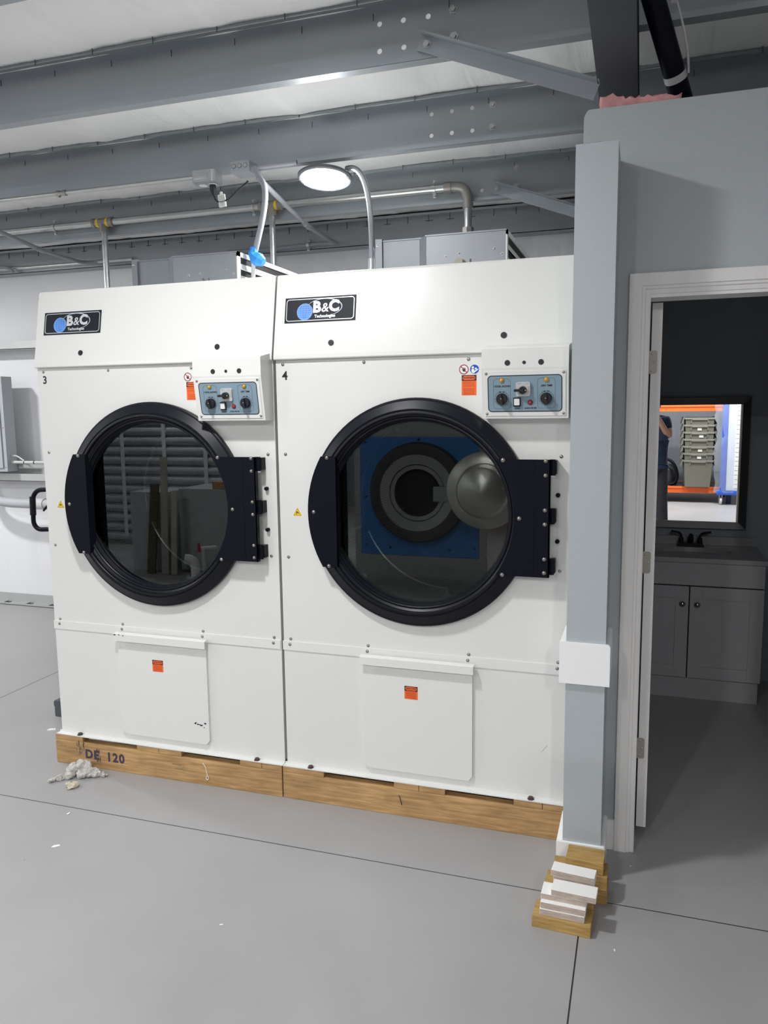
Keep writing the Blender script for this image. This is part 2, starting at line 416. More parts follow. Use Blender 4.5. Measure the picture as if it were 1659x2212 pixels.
mb = MB(); ys = []; y = YS
while y < 5.45: ys.append(y); y += 0.11
ys.append(5.6); xs = [XW + 0.13 * i for i in range(42)] + [-4.54 + 0.026 * i for i in range(200)] + [0.66 + 0.13 * i for i in range(38)] + [XE]
FOLDS = [(R.uniform(-4.4, 0.4), R.uniform(-0.35, 0.35), R.uniform(0.02, 0.05), R.uniform(-0.016, 0.024)) for _ in range(40)]
def roofz(x, yy):
    f = ((yy - 2.985) / 0.77) % 1.0
    sag = 0.045 * sin(pi * f) ** 1.0
    wr = 0.012 * sin(pi * f) * (sin(x * 5.1 + yy * 1.7) + 0.6 * sin(x * 11.3 - yy * 2.3))
    f0 = 0.0
    for (x0, sl, w, a) in FOLDS:
        f0 += a * math.exp(-((x - x0 - sl * (f - 0.5)) / w) ** 2) 
    return RIDGE(yy) - sag + wr - f0 * sin(pi * f)
vs = [(x, yy, roofz(x, yy)) for yy in ys for x in xs]; n = len(xs)
mb.raw(vs, [(j * n + i, j * n + i + 1, (j + 1) * n + i + 1, (j + 1) * n + i) for j in range(len(ys) - 1) for i in range(n - 1)])
mb.raw([(XW, YS, 4.3), (XE, YS, 4.3), (XE, 5.6, 3.4), (XW, 5.6, 3.4)], [(0, 1, 2, 3)])
mb.build('ceiling', INSUL, smooth=60, kind='structure')

mb = MB(); mb.box(XW, XE, 5.40, 5.6, 0, 3.1); mb.build('wall_back', INSULW, kind='structure')
mb = MB(); mb.box(XW, XE, YS - 0.2, YS, 0, 4.3); mb.build('wall_rear', fabric('shaded_wall_lining', (0.20, 0.21, 0.23), (6.0, 1.0, 0.45), 0.05, 0.45), kind='structure')  # lining colour darkened to paint the shade behind the rack
mb = MB(); mb.box(XE, XE + 0.2, YS - 0.2, 5.6, 0, 4.3); mb.build('wall_right', INSULW, kind='structure')

# partition with the doorway (drywall, 12 cm), the wall end in front of it, and the dark restroom
WY = 2.896; WT = 0.115; WTOP = 2.66; DX0, DX1, DTOP = 0.004, 0.790, 2.036
mb = MB()
outl = [(-0.222, 0), (DX0 - 0.004, 0), (DX0 - 0.004, DTOP), (DX1 + 0.004, DTOP), (DX1 + 0.004, 0), (2.2, 0), (2.2, WTOP), (-0.20, WTOP)]
rag = [(-0.205, 2.658), (-0.212, 2.654), (-0.215, 2.646), (-0.220, 2.640), (-0.222, 2.628)]
outl = [(-0.222, 0), (DX0, 0), (DX0, DTOP), (DX1, DTOP), (DX1, 0), (2.2, 0), (2.2, WTOP)] + rag
tris = sheet_with_holes('w', outl, [], lambda a, b: (a, WY, b), None)
v2 = [(p[0], WY + WT, p[2]) for p in tris[0]]
mb.raw(tris[0], tris[1]); mb.raw(v2, tris[1])
for i in range(len(outl)):
    a, b = outl[i], outl[(i + 1) % len(outl)]
    mb.quad([(a[0], WY, a[1]), (b[0], WY, b[1]), (b[0], WY + WT, b[1]), (a[0], WY + WT, a[1])])
mb.build('wall_partition', WALLG, kind='structure')
mb = MB(); mb.box(-0.228, -0.097, 2.672, WY - 0.0005, 0, 2.481)
mb.quad([(-0.228, 2.672, 2.481), (-0.15, 2.672, 2.481), (-0.15, 2.69, 2.489), (-0.228, 2.69, 2.486)])
mb.build('wall_end', WALLG, kind='structure')

ry0, ry1, rx0, rx1 = WY + WT, 5.05, -0.105, 1.75
mb = MB(); mb.box(rx0, rx1 + 0.1, ry1, ry1 + 0.1, 0, 2.60); mb.build('wall_restroom_back', CHARCOAL, kind='structure')
RESTW = mat('restroom_light_paint', (0.55, 0.57, 0.58), 0.5)  # pale paint picked to bounce fill light into the restroom
mb = MB(); mb.box(rx0 - 0.117, rx0, ry0 + 0.001, ry1 + 0.1, 0, 2.60); mb.build('wall_restroom_left', RESTW, kind='structure')
mb = MB(); mb.box(rx1, rx1 + 0.1, ry0 + 0.001, ry1, 0, 2.60); mb.build('wall_restroom_right', RESTW, kind='structure')
mb = MB(); mb.box(rx0, rx1, ry0, ry0 + 0.004, 2.06, 2.60); mb.box(rx0, DX0 - 0.06, ry0, ry0 + 0.004, 0, 2.6); mb.box(DX1 + 0.06, rx1, ry0, ry0 + 0.004, 0, 2.6)
mb.build('wall_restroom_front', RESTW, kind='structure')
mb = MB(); mb.box(rx0 - 0.117, rx1 + 0.1, ry0 + 0.001, ry1 + 0.1, 2.60, 2.64); mb.build('ceiling_restroom', TRIMW, kind='structure')

# door casing (stepped profile), jamb, baseboards, wrap-round rail
mb = MB()
def mitre(prof, xo0, xo1, zo):
    P = [[(xo0 + d, yy, 0.0), (xo0 + d, yy, zo - d), (xo1 - d, yy, zo - d), (xo1 - d, yy, 0.0)] for d, yy in prof]
    for i in range(len(P) - 1):
        for k in range(3): mb.quad([P[i][k], P[i][k + 1], P[i + 1][k + 1], P[i + 1][k]])
mitre([(0.0, WY), (0.0, WY - 0.016), (0.002, WY - 0.018), (0.042, WY - 0.018), (0.045, WY - 0.014), (0.053, WY - 0.013), (0.056, WY - 0.009), (0.070, WY - 0.007), (0.072, WY - 0.004), (0.072, WY)], -0.058, 0.852, 2.106)
mb.prism([(-0.06, 3.011), (-0.06, 3.027), (0.0, 3.027), (0.0, 3.011)], 0, 2.05, 'z')
mb.prism([(0.794, 3.011), (0.794, 3.027), (0.86, 3.027), (0.86, 3.011)], 0, 2.05, 'z')
mb.build('trim_1', CASING, kind='structure')
mb = MB()
mb.box(DX0, DX0 + 0.010, WY - 0.004, WY + WT, 0, DTOP - 0.006); mb.box(DX1 - 0.010, DX1, WY - 0.004, WY + WT, 0, DTOP - 0.006)
mb.box(DX0, DX1, WY - 0.004, WY + WT, DTOP - 0.012, DTOP)
mb.box(DX1 - 0.022, DX1 - 0.010, WY + 0.03, WY + 0.07, 0, DTOP - 0.012)
mb.build('trim_2', CASING, kind='structure')
def board_wrap(z0, z1, t, name, chamfer):
    mb = MB(); xl, xr, yf = -0.228, -0.097, 2.672
    c = chamfer
    mb.prism([(xl - t, z0), (xr + t * 0.7, z0), (xr + t * 0.7, z1 - c), (xr + t * 0.5, z1), (xl - t + c, z1), (xl - t, z1 - c)], yf - 0.012, yf, 'y')
    mb.prism([(xl - t, z0), (xl, z0), (xl, z1), (xl - t * 0.3, z1), (xl - t, z1 - c)], yf, WY - 0.001, 'y')
    mb.prism([(xr, z0), (xr + t * 0.7, z0), (xr + t * 0.7, z1 - c), (xr + t * 0.3, z1), (xr, z1)], yf, WY - 0.001, 'y')
    return mb.build(name, TRIMW, kind='structure')
board_wrap(0.0, 0.128, 0.021, 'baseboard_left', 0.004)
rail = board_wrap(0.713, 0.858, 0.022, 'trim_3', 0.006)
mb = MB(); mb.box(-0.0835, -0.0585, WY - 0.013, WY - 0.0005, 0, 0.118); mb.build('baseboard_right', CASING, kind='structure')

# the door itself: open 90 degrees into the dark room, hinge edge towards us
dr = thing('restroom_door', (0.02, 3.02, 0.036), 'pale grey door swung open into the dark room, showing its hinge edge', 'door')
mb = MB(); mb.box(0.0, 0.036, -0.002, 0.758, 0, 1.985, bev=0.0015)
for z0 in (0.25, 1.1):
    mb.box(0.033, 0.0385, 0.12, 0.64, z0, z0 + 0.65, bev=0.002)
part(mb, 'door_leaf', CASING, dr)
for i, z in enumerate((1.777, 1.045, 0.320)):
    mb = MB(); F = Frame((0.0, -0.002, z))
    F.plate(mb, [(-0.006, -0.041), (0.016, -0.041), (0.022, -0.036), (0.022, 0.036), (0.016, 0.041), (-0.006, 0.041)], 0, 0.002)
    mb.tube([(-0.008, -0.004, z - 0.041), (-0.008, -0.004, z + 0.041)], 0.0045, 8)
    h = part(mb, 'hinge', TAN, dr)
    mb = MB()
    for a, b in ((0.004, 0.03), (0.013, 0.0), (0.004, -0.03)): F.dome(mb, a, b, 0.0038, 0.0012, base=0.002)
    part(mb, 'screw', CHROME, h)

# ------------------------------------------------------------------ steelwork overhead
X0P, X1P = -8.0, 4.6
PLAB = {-1: ('roof purlin crossing the top left corner, nearest of the row', ), 0: ('deep galvanized roof purlin with six bolt holes, second from front', ),
        1: ('galvanized roof purlin above the lit lamp, with conduit along its foot', ), 2: ('galvanized roof purlin carrying the long gas pipe', )}
def purlin(yc, label, holes, bolts, detail=True):
    zt = RIDGE(yc) - 0.002; zb = zt - 0.215
    t = thing('purlin', (0, yc, zb), label, 'roof beam', 'galvanized roof purlins')
    mb = MB()
    if holes:
        xa, xb = min(h[0] for h in holes) - 0.15, max(h[0] for h in holes) + 0.15
        vs, fs = sheet_with_holes('p', [(xa, 0), (xb, 0), (xb, 0.215), (xa, 0.215)], [(h[0], h[1] - zb, 0.010) for h in holes], lambda a, b: (a, 0.0, b), None, 14)
        mb.raw(vs, fs); mb.raw([(p[0], 0.003, p[2]) for p in vs], fs)
        for h in holes: mb.lathe([(0.010, 0), (0.010, 0.003)], (h[0], 0, h[1] - zb), 'y', 14)
        mb.box(X0P, xa, 0, 0.003, 0, 0.215); mb.box(xb, X1P, 0, 0.003, 0, 0.215)
    else:
        mb.box(X0P, X1P, 0, 0.003, 0, 0.215)
    mb.prism([(0.003, 0), (0.062, 0.004), (0.076, 0.018), (0.074, 0.020), (0.060, 0.0065), (0.003, 0.0025)], X0P, X1P, 'x')
    mb.prism([(0, 0.215), (-0.060, 0.211), (-0.072, 0.192), (-0.070, 0.191), (-0.059, 0.2085), (0, 0.2125)], X0P, X1P, 'x')
    if detail:
        x = -2.501 - 0.2915 * 9
        while x < 0.6:
            mb.box(x - 0.002, x + 0.002, -0.0732, -0.0705, 0.186, 0.213, 1); mb.box(x + 0.037, x + 0.040, -0.002, 0.0, 0.160, 0.185, 1)  # dark ticks for roof clips, their shadow edges put into the colour
            x += 0.2915
    part(mb, 'z_section', [GALV, GALVD], t)
    for bx, bz in bolts:
        mb = MB(); F = Frame((0, 0, 0))
        mb.lathe([(0.0001, -0.011), (0.010, -0.011), (0.0115, -0.008), (0.0115, -0.003), (0.017, -0.003), (0.017, 0.0)], (bx, 0, bz - zb), 'y', 6)
        part(mb, 'bolt', GALVB, t)
    return t
H0 = [(-0.981, 3.086), (-0.888, 3.086), (-0.793, 3.084), (-0.982, 2.991), (-0.887, 2.992)]
H1 = [(-0.983, 3.022), (-0.886, 3.024), (-0.790, 3.027), (-0.984, 2.927), (-0.886, 2.929), (-0.789, 2.928)]
purlin(PUR[12], PLAB[0][0], H0, [(-0.699, 3.093), (-0.697, 3.000)])
purlin(PUR[13], PLAB[1][0], H1, [(-0.695, 3.029), (-0.695, 2.933)])
purlin(PUR[14], PLAB[2][0], [(-0.895, 2.864)], [(-0.702, 2.966), (-0.701, 2.868)])
purlin(PUR[11], PLAB[-1][0], [], [])
for k in range(1, 11):
    purlin(PUR[k], 'roof purlin out of the picture, towards the front of the hall', [], [], False)
# eave strut along the back wall
es = thing('eave_strut', (0, 5.27, 2.775), 'galvanized eave strut along the top of the back wall', 'roof beam')
mb = MB(); mb.box(X0P, X1P, 0, 0.004, 0.0, 0.175); mb.box(X0P, X1P, 0, 0.12, 0, 0.004); mb.box(X0P, X1P, -0.05, 0.12, 0.171, 0.175); mb.box(X0P, X1P, -0.05, -0.047, 0.155, 0.175)
x = -5.2
while x < 0.2:
    mb.box(x, x + 0.004, -0.003, 0, 0.12, 0.165, 1)
    if R.random() > 0.5: mb.box(x - 0.02, x + 0.03, -0.003, 0, 0.125, 0.129, 1)
    x += 0.146
part(mb, 'c_section', [GALV, GALVD], es)

# rigid frame rafter crossing overhead, and its flange braces
rf = thing('rafter', (-0.1185, -2.0, 3.0), 'dark grey steel rafter beam running overhead above the partition', 'roof beam')
mb = MB()
def zr(y): return 2.765 + (3.0 - y) * 0.05
ya, yb = -6.4, 5.2
def slab(xa, xb, d0, d1, top=False):
    f0 = (lambda y: RIDGE(y) - 0.225) if top else zr
    vs = []
    for y in (ya, yb):
        for x in (xa, xb):
            for d in (d0, d1): vs.append((x + 0.1185, y + 2.0, f0(y) + d - 3.0))
    mb.raw(vs, [(0, 1, 3, 2), (4, 6, 7, 5), (0, 4, 5, 1), (2, 3, 7, 6), (0, 2, 6, 4), (1, 5, 7, 3)])
slab(-0.185, -0.052, 0.0, 0.010)
part(mb, 'bottom_flange', PRIMER, rf)
mb = MB(); slab(-0.185, -0.052, -0.010, 0.0, True); part(mb, 'top_flange', PRIMER, rf)
mb = MB()
vs = []
for y in (ya, yb):
    for x in (-0.1225, -0.1145):
        vs.append((x + 0.1185, y + 2.0, zr(y) + 0.01 - 3.0)); vs.append((x + 0.1185, y + 2.0, RIDGE(y) - 0.235 - 3.0))
mb.raw(vs, [(0, 1, 3, 2), (4, 6, 7, 5), (0, 4, 5, 1), (2, 3, 7, 6), (0, 2, 6, 4), (1, 5, 7, 3)])
part(mb, 'web', PRIMER, rf)
def brace(p, q, label):
    p, q = Vector(p), Vector(q); d = (q - p).normalized(); L_ = (q - p).length
    t = thing('flange_brace', p, label, 'roof brace', 'angle braces from purlins to the rafter')
    up_ = Vector((0, 0, 1)); n1 = (up_ - d * up_.dot(d)).normalized(); n0 = Vector((0, -1, 0))
    mb = MB()
    def bar(a0, a1, b0, b1):
        vs = [d * s + n0 * a + n1 * b for s in (-0.03, L_ + 0.02) for a in (a0, a1) for b in (b0, b1)]
        mb.raw(vs, [(0, 1, 3, 2), (4, 6, 7, 5), (0, 4, 5, 1), (2, 3, 7, 6), (0, 2, 6, 4), (1, 5, 7, 3)])
    bar(0.0, 0.003, -0.030, 0.028); bar(0.0, 0.045, 0.025, 0.028)
    part(mb, 'angle_bar', GALV, t)
    mb = MB(); c = d * 0.0
    mb.lathe([(0.0001, -0.014), (0.010, -0.014), (0.011, -0.011), (0.011, -0.006), (0.016, -0.006), (0.016, -0.003)], (c.x, c.y, c.z), 'y', 6)
    part(mb, 'bolt', GALVB, t)
brace((-0.795, 2.978, 2.985), (-0.205, 2.978, 2.750), 'galvanized angle brace slanting from the bolt-holed purlin to the dark rafter')
brace((-0.806, 4.515, 2.862), (-0.21, 4.515, 2.638), 'short galvanized angle brace just left of the grey wall end')

# insulation tuft on top of the partition, black pipe with its strap, grey cable
vp = thing('vent_pipe', (0.114, 3.10, 2.645), 'black pipe slanting down from the roof behind the partition top', 'pipe')
P0, P1 = Vector((-0.005, 2.842, 2.939)), Vector((0.114, 3.10, 2.664))
dd = (P1 - P0).normalized()
mb = MB(); mb.tube([P0 - dd * 0.07 - vp.location, P0 - vp.location, P1 - vp.location, P1 + dd * 0.015 - vp.location], 0.0357, 20); part(mb, 'pipe', BLACKM, vp, 40)
mb = MB(); q = P0.lerp(P1, 0.62)
mb.tube([q - dd * 0.012 - vp.location, q + dd * 0.012 - vp.location], 0.0378, 20); part(mb, 'strap', LGREY, vp, 40)
mb = MB()
mb.tube(bez((0.053, 2.866, 2.982), (0.072, 2.866, 2.905), (0.106, 2.93, 2.857), q + Vector((0.042, -0.012, 0.0)), 14), 0.004, 8)
mb.box(0.046, 0.060, 2.861, 2.871, 2.940, 2.990)
tag(mb.build('hanging_cable', LGREY, None, (0.055, 2.97, 2.98), 40), 'thin grey cable looped beside the black roof pipe', 'cable')

# ------------------------------------------------------------------ high-bay lamps (each carries its own light)
_dm = {}
def lamp(x, y, z, label, k=1.0):
    if k not in _dm: _dm[k] = emit('led_diffuser', (0.98, 0.985, 1.0), LAMP_STRENGTH * k)
    DIFF = _dm[k]
    t = thing('high_bay_lamp', (x, y, z), label, 'lamp', 'round LED high-bay lamps')
    t.rotation_euler.x = radians(-9)
    mb = MB()
    mb.lathe([(0.108, -0.004), (0.128, -0.006), (0.136, 0.0), (0.137, 0.010), (0.130, 0.016), (0.09, 0.022), (0.060, 0.036), (0.050, 0.046), (0.0001, 0.048)], (0, 0, 0), 'z', 48)
    part(mb, 'housing', mat('lamp_housing', (0.10, 0.105, 0.12), 0.4), t, 40)
    mb = MB(); mb.lathe([(0.104, -0.002), (0.101, -0.010), (0.085, -0.018), (0.05, -0.024), (0.0001, -0.026)], (0, 0, 0), 'z', 48)
    part(mb, 'diffuser', DIFF, t, 60)
    mb = MB(); mb.lathe([(0.012, 0.048), (0.012, 0.060)], (0, 0, 0), 'z', 10)
    part(mb, 'mount', GALV, t)
    for s in (-1, 1):
        mb = MB()
        for k in range(3): mb.sphere((s * (0.120), (k - 1) * 0.016, -0.006), 0.0045, 6, 4)
        part(mb, 'screw', CHROME, t)
    return t
lamp(-1.545, 3.80, 2.80, 'lit round LED lamp under the purlins above the dryers', .42)
LAMPS = [(-1.52, 1.70, 3.03, 1.02), (-1.3, -2.0, 3.26, 1.5), (-5.6, 1.42, 2.99, 1.1), (-5.6, 3.80, 2.80, 1.35), (-5.6, -2.0, 3.26, 2.0), (1.3, -2.6, 3.30, 2.2), (0.3, -3.6, 3.35, 2.0), (-3.4, -3.6, 3.35, 2.0)]  # unseen lamps: some read off shadows, others added to brighten floor and ceiling
for i, (x, y, z, k) in enumerate(LAMPS):
    lamp(x, y, z, 'unseen round LED lamp lighting the hall, one of a set partly added for fill', k)

# ------------------------------------------------------------------ the two tumble dryers (local: x from left edge, y from front panel, z from base)
DY, DZ, DWID, DDEP = 2.915, 0.143, 1.172, 1.40
CX, CZ = 0.590, 1.253 - DZ
def lz(z): return z - DZ
PANEL = Frame((0, 0, 0))
def screw(parent, F, a, b, r=0.0055, name='screw', m=CHROME, base=0.0, h=0.003):
    mb = MB(); F.dome(mb, a, b, r, h, base=base); F.disc(mb, a, b, r * 1.25, base, base + 0.0007, seg=12)
    return part(mb, name, m, parent, 50)

def orange_label(parent, F, x0, x1, z0, z1, head, title, lines, name):
    mb = MB(); w, h = x1 - x0, z1 - z0; cx = (x0 + x1) / 2
    F.plate(mb, [(x0, z0), (x1, z0), (x1, z1), (x0, z1)], 0.0, 0.0006, 0)
    F.plate(mb, [(x0, z1 - head), (x1, z1 - head), (x1, z1), (x0, z1)], 0.0006, 0.0009, 1)
    F.plate(mb, [(x0 + w * .06, z1 - head * .70), (x0 + w * .2, z1 - head * .86), (x1 - w * .2, z1 - head * .86), (x1 - w * .06, z1 - head * .70),
                 (x1 - w * .06, z1 - head * .30), (x1 - w * .2, z1 - head * .14), (x0 + w * .2, z1 - head * .14), (x0 + w * .06, z1 - head * .30)], 0.0009, 0.0011, 0)
    F.text(mb, title, head * 0.50, cx, z1 - head * .5, 0.0012, 0.0003, 0.15, 1, sx=min(1.0, w * .82 / (len(title) * head * .32)))
    rr = random.Random(len(title)); dz = (h - head) / (lines + 1)
    for i in range(lines):
        if lines > 6 and i == 5: continue
        z = z1 - head - dz * (i + 1); e = rr.uniform(0.06, 0.16) * w; x = x0 + e
        while x < x1 - e:
            wl = rr.uniform(0.06, 0.16) * w; F.plate(mb, [(x, z - dz * .18), (min(x + wl, x1 - e), z - dz * .18), (min(x + wl, x1 - e), z + dz * .18), (x, z + dz * .18)], 0.0006, 0.0009, 2)
            x += wl + 0.03 * w
    return part(mb, name, [STICKO, INK, mat('dark_orange_print', (0.38, 0.035, 0.005), 0.5)], parent)

def make_dryer(number, label):
    t = thing('tumble_dryer', (-2.600, DY, DZ), label, 'dryer', 'pair of white tumble dryers')
    # cabinet: front sheet with the loading hole, sides, back, roof
    mb = MB(); pts = []; n = 72; RH = 0.40
    x0, x1, z0, z1 = 0.0, DWID, lz(0.153), lz(1.872)
    inner, outer = [], []
    for k in range(n):
        a = 2 * pi * k / n; c, s = cos(a), sin(a)
        inner.append((CX + RH * c, 0, CZ + RH * s))
        tt = min(((x1 - CX) / c if c > 1e-9 else (x0 - CX) / c if c < -1e-9 else 1e9), ((z1 - CZ) / s if s > 1e-9 else (z0 - CZ) / s if s < -1e-9 else 1e9))
        outer.append((CX + tt * c, 0, CZ + tt * s))
    mb.raw(inner + outer, [(k, (k + 1) % n, n + (k + 1) % n, n + k) for k in range(n)])
    import itertools
    for cx_, cz_ in itertools.product((x0, x1), (z0, z1)):     # fill the four corners exactly
        best = sorted(range(n), key=lambda k: (outer[k][0] - cx_) ** 2 + (outer[k][2] - cz_) ** 2)[:2]
        k0 = [k for k in range(n) if abs(outer[k][0] - cx_) < 1e-6]; k1 = [k for k in range(n) if abs(outer[k][2] - cz_) < 1e-6]
        pa = min(k0, key=lambda k: abs(outer[k][2] - cz_)); pb = min(k1, key=lambda k: abs(outer[k][0] - cx_))
        mb.raw([outer[pa], (cx_, 0, cz_), outer[pb]], [(0, 1, 2)])
    mb.quad([(x0, 0, z0), (x0, DDEP, z0), (x0, DDEP, z1), (x0, 0, z1)]); mb.quad([(x1, 0, z0), (x1, 0, z1), (x1, DDEP, z1), (x1, DDEP, z0)])
    mb.quad([(x0, DDEP, z0), (x1, DDEP, z0), (x1, DDEP, z1), (x0, DDEP, z1)]); mb.quad([(x0, 0, z1), (x0, DDEP, z1), (x1, DDEP, z1), (x1, 0, z1)])
    mb.quad([(x0, 0, z0), (x1, 0, z0), (x1, DDEP, z0), (x0, DDEP, z0)])
    part(mb, 'cabinet', WHITE, t)
    # leaning cowl above the door panel
    mb = MB()
    mb.prism([(-0.001, lz(1.858)), (-0.014, lz(1.858)), (-0.0165, lz(1.862)), (-0.0155, lz(1.876)), (0.044, lz(2.188)), (0.050, lz(2.196)), (0.06, lz(2.199)), (DDEP, lz(2.199)), (DDEP, lz(1.873)), (-0.001, lz(1.873))], -0.002, DWID + 0.002, 'x')
    part(mb, 'cowl', WHITE, t)
    cv = Vector((0, 0.0595, 0.312)).normalized()
    CF = Frame((0, -0.0155 - 0.0003, lz(1.876)), (1, 0, 0), cv)      # cowl face: v measured up the slope
    sv = lambda z: (z - 1.876) / cv.z
    for a, z in ((0.245, 1.918), (0.924, 1.920)):
        mb = MB(); CF.disc(mb, a, sv(z), 0.0115, 0, 0.0025, 0, 24); CF.ring(mb, a, sv(z), 0.0055, 0.0085, 0.0025, 0.0036, 0, 18); CF.plate(mb, [(a - .006, sv(z) - .001), (a + .006, sv(z) - .001), (a + .006, sv(z) + .001), (a - .006, sv(z) + .001)], 0.0025, 0.004)
        part(mb, 'plug_button', mat('black_plug', (0.014, 0.014, 0.016), 0.55), t)
    # name plate
    a0, a1, b0, b1 = 0.040, 0.342, sv(2.002), sv(2.101)
    mb = MB(); CF.plate(mb, [(a0, b0), (a1, b0), (a1, b1), (a0, b1)], 0.0, 0.0016)
    npl = part(mb, 'name_plate', mat('nameplate_black', (0.012, 0.014, 0.02), 0.5, spec=0.2), t)
    ac, bc = (a0 + a1) / 2, (b0 + b1) / 2
    mb = MB(); CF.outline(mb, rrect(a1 - a0 - 0.012, b1 - b0 - 0.012, 0.012, 5, ac, bc), 0.0028, 0.0016, 0.0022); part(mb, 'border', SILVER, npl)
    mb = MB(); gx, gz = ac - 0.0645, bc - 0.008
    CF.disc(mb, gx, gz, 0.033, 0.0016, 0.0021, 0, 36); CF.ring(mb, gx, gz, 0.0322, 0.0335, 0.0016, 0.0024, 1, 36)
    for k in range(-3, 4):                                             # meridians and parallels of the globe
        hgt = sqrt(max(0, 0.033 ** 2 - (k * 0.0088) ** 2)); CF.plate(mb, [(gx - hgt, gz + k * .0088 - .0004), (gx + hgt, gz + k * .0088 - .0004), (gx + hgt, gz + k * .0088 + .0004), (gx - hgt, gz + k * .0088 + .0004)], 0.0021, 0.0023, 1)
        prev = None
        for q in range(13):
            la = -pi / 2 + pi * q / 12; p = (gx + 0.033 * sin(k * 0.42) * cos(la), gz + 0.033 * sin(la))
            if prev: CF.plate(mb, [(prev[0] - .0004, prev[1]), (prev[0] + .0004, prev[1]), (p[0] + .0004, p[1]), (p[0] - .0004, p[1])], 0.0021, 0.0023, 1)
            prev = p
    part(mb, 'globe_emblem', [GLOBE, mat('globe_lines', (0.30, 0.50, 0.85), 0.4)], npl)
    mb = MB(); prev = None                                             # the swoosh round the letters
    for q in range(45):
        ang = radians(163 - 250 * q / 44); wdt = 0.0002 + 0.0015 * sin(pi * min(1, q / 44 * 1.02)) ** 0.8
        ex, ez = ac + 0.019, bc + 0.007
        po = (ex + (0.074 + wdt) * cos(ang), ez + (0.0345 + wdt) * sin(ang)); pi_ = (ex + (0.074 - wdt) * cos(ang), ez + (0.0345 - wdt) * sin(ang))
        if prev: CF.plate(mb, [prev[0], po, pi_, prev[1]], 0.0016, 0.0020)
        prev = (po, pi_)
    part(mb, 'swoosh', mat('pale_blue_ink', (0.55, 0.65, 0.80), 0.35), npl)
    mb = MB(); CF.text(mb, 'B', 0.060, ac - 0.013, bc + 0.007, 0.0027, 0.0030); CF.text(mb, '&', 0.050, ac + 0.0215, bc + 0.004, 0.0026, 0.0006, 0.1); CF.text(mb, 'C', 0.060, ac + 0.060, bc + 0.009, 0.0027, 0.0030)
    CF.text(mb, 'Technologies', 0.0165, ac + 0.0225, bc - 0.0285, 0.0027, 0.0006, sx=1.0)
    part(mb, 'lettering', SILVER, npl)
    # control box: upright face with plugs, then a face leaning back to the panel
    bx0, bx1 = 0.860, 1.166; zt, zc, zb = lz(1.868), lz(1.797), lz(1.618); yf, yb = -0.100, -0.070
    mb = MB(); mb.prism([(-0.012, lz(1.885)), (yf + 0.004, zt + 0.002), (yf, zt - 0.003), (yf, zc), (yb, zb + 0.001), (yb + 0.002, zb), (-0.0005, zb), (-0.0005, lz(1.857))], bx0, bx1, 'x')
    cb = part(mb, 'control_box', WHITE, t)
    BF = Frame((0, yf, 0))
    for a, z, r in ((0.953, 1.815, 0.0098), (1.012, 1.815, 0.0062), (1.071, 1.815, 0.0098)):
        mb = MB(); BF.disc(mb, a, lz(z), r, 0, 0.0012, 0, 24); part(mb, 'plug_button', mat('black_plug', (0.014, 0.014, 0.016), 0.55), cb)
    vv = Vector((0, yf - yb, zc - zb)).normalized()
    CP = Frame(((bx0 + bx1) / 2, (yf + yb) / 2, (zc + zb) / 2), (1, 0, 0), vv)
    mb = MB(); CP.plate(mb, rrect(0.286, 0.160, 0.003, 3), 0.0, 0.0025)
    part(mb, 'control_plate', WHITE2, cb)
    mb = MB(); CP.plate(mb, rrect(0.263, 0.131, 0.014, 6), 0.0025, 0.0031, 0); CP.outline(mb, rrect(0.263, 0.131, 0.014, 6), 0.0030, 0.0031, 0.0035, 1)
    for sx in (-0.0805, 0.0765):
        CP.outline(mb, rrect(0.062, 0.108, 0.013, 5, sx, 0.0), 0.0007, 0.0031, 0.0034, 1)
        CP.ring(mb, sx, -0.018, 0.0245, 0.0252, 0.0031, 0.0034, 1, 32)
        for k in range(12):
            ang = radians(90 - 150 + 300 * k / 11) if False else radians(230 - 280 * k / 11)
            c, s = cos(ang), sin(ang); CP.plate(mb, [(sx + .0245 * c - .0005 * s, -.018 + .0245 * s + .0005 * c), (sx + .0275 * c - .0005 * s, -.018 + .0275 * s + .0005 * c), (sx + .0275 * c + .0005 * s, -.018 + .0275 * s - .0005 * c), (sx + .0245 * c + .0005 * s, -.018 + .0245 * s - .0005 * c)], 0.0031, 0.0034, 1)
        for dx in (-0.0065, 0.0065): CP.plate(mb, [(sx + dx - .004, .0050), (sx + dx + .004, .0050), (sx + dx + .004, .0078), (sx + dx - .004, .0078)], 0.0031, 0.0034, 1)
    CP.text(mb, 'COOL DOWN', 0.0088, -0.0795, 0.0265, 0.0035, 0.0004, 0.2, 1); CP.text(mb, 'DRY TIME', 0.0088, 0.0775, 0.0265, 0.0035, 0.0004, 0.2, 1)
    CP.text(mb, 'START', 0.0068, -0.0265, -0.0535, 0.0035, 0.0003, 0.2, 1); CP.text(mb, 'CLEAN FILTER', 0.0068, 0.0205, -0.0525, 0.0035, 0.0003, 0.2, 1)
    part(mb, 'control_panel', [PANELB, INK], cb)
    for sx in (-0.0805, 0.0765):
        mb = MB(); CP.ring(mb, sx, 0.0475, 0.006, 0.0088, 0.0031, 0.0055, 1, 20); CP.dome(mb, sx, 0.0475, 0.0072, 0.006, 0, base=0.0035)
        part(mb, 'indicator_lamp', [AMBER, mat('brass_bezel', (0.55, 0.40, 0.15), 0.3, 0.9)], cb, 50)
        mb = MB(); b = len(mb.v)
        CP.disc(mb, sx, -0.018, 0.0205, 0.0031, 0.010, 0, 32); CP.disc(mb, sx, -0.018, 0.0185, 0.010, 0.020, 0, 32)
        an = radians(100 if sx < 0 else 96); c, s = cos(an), sin(an)
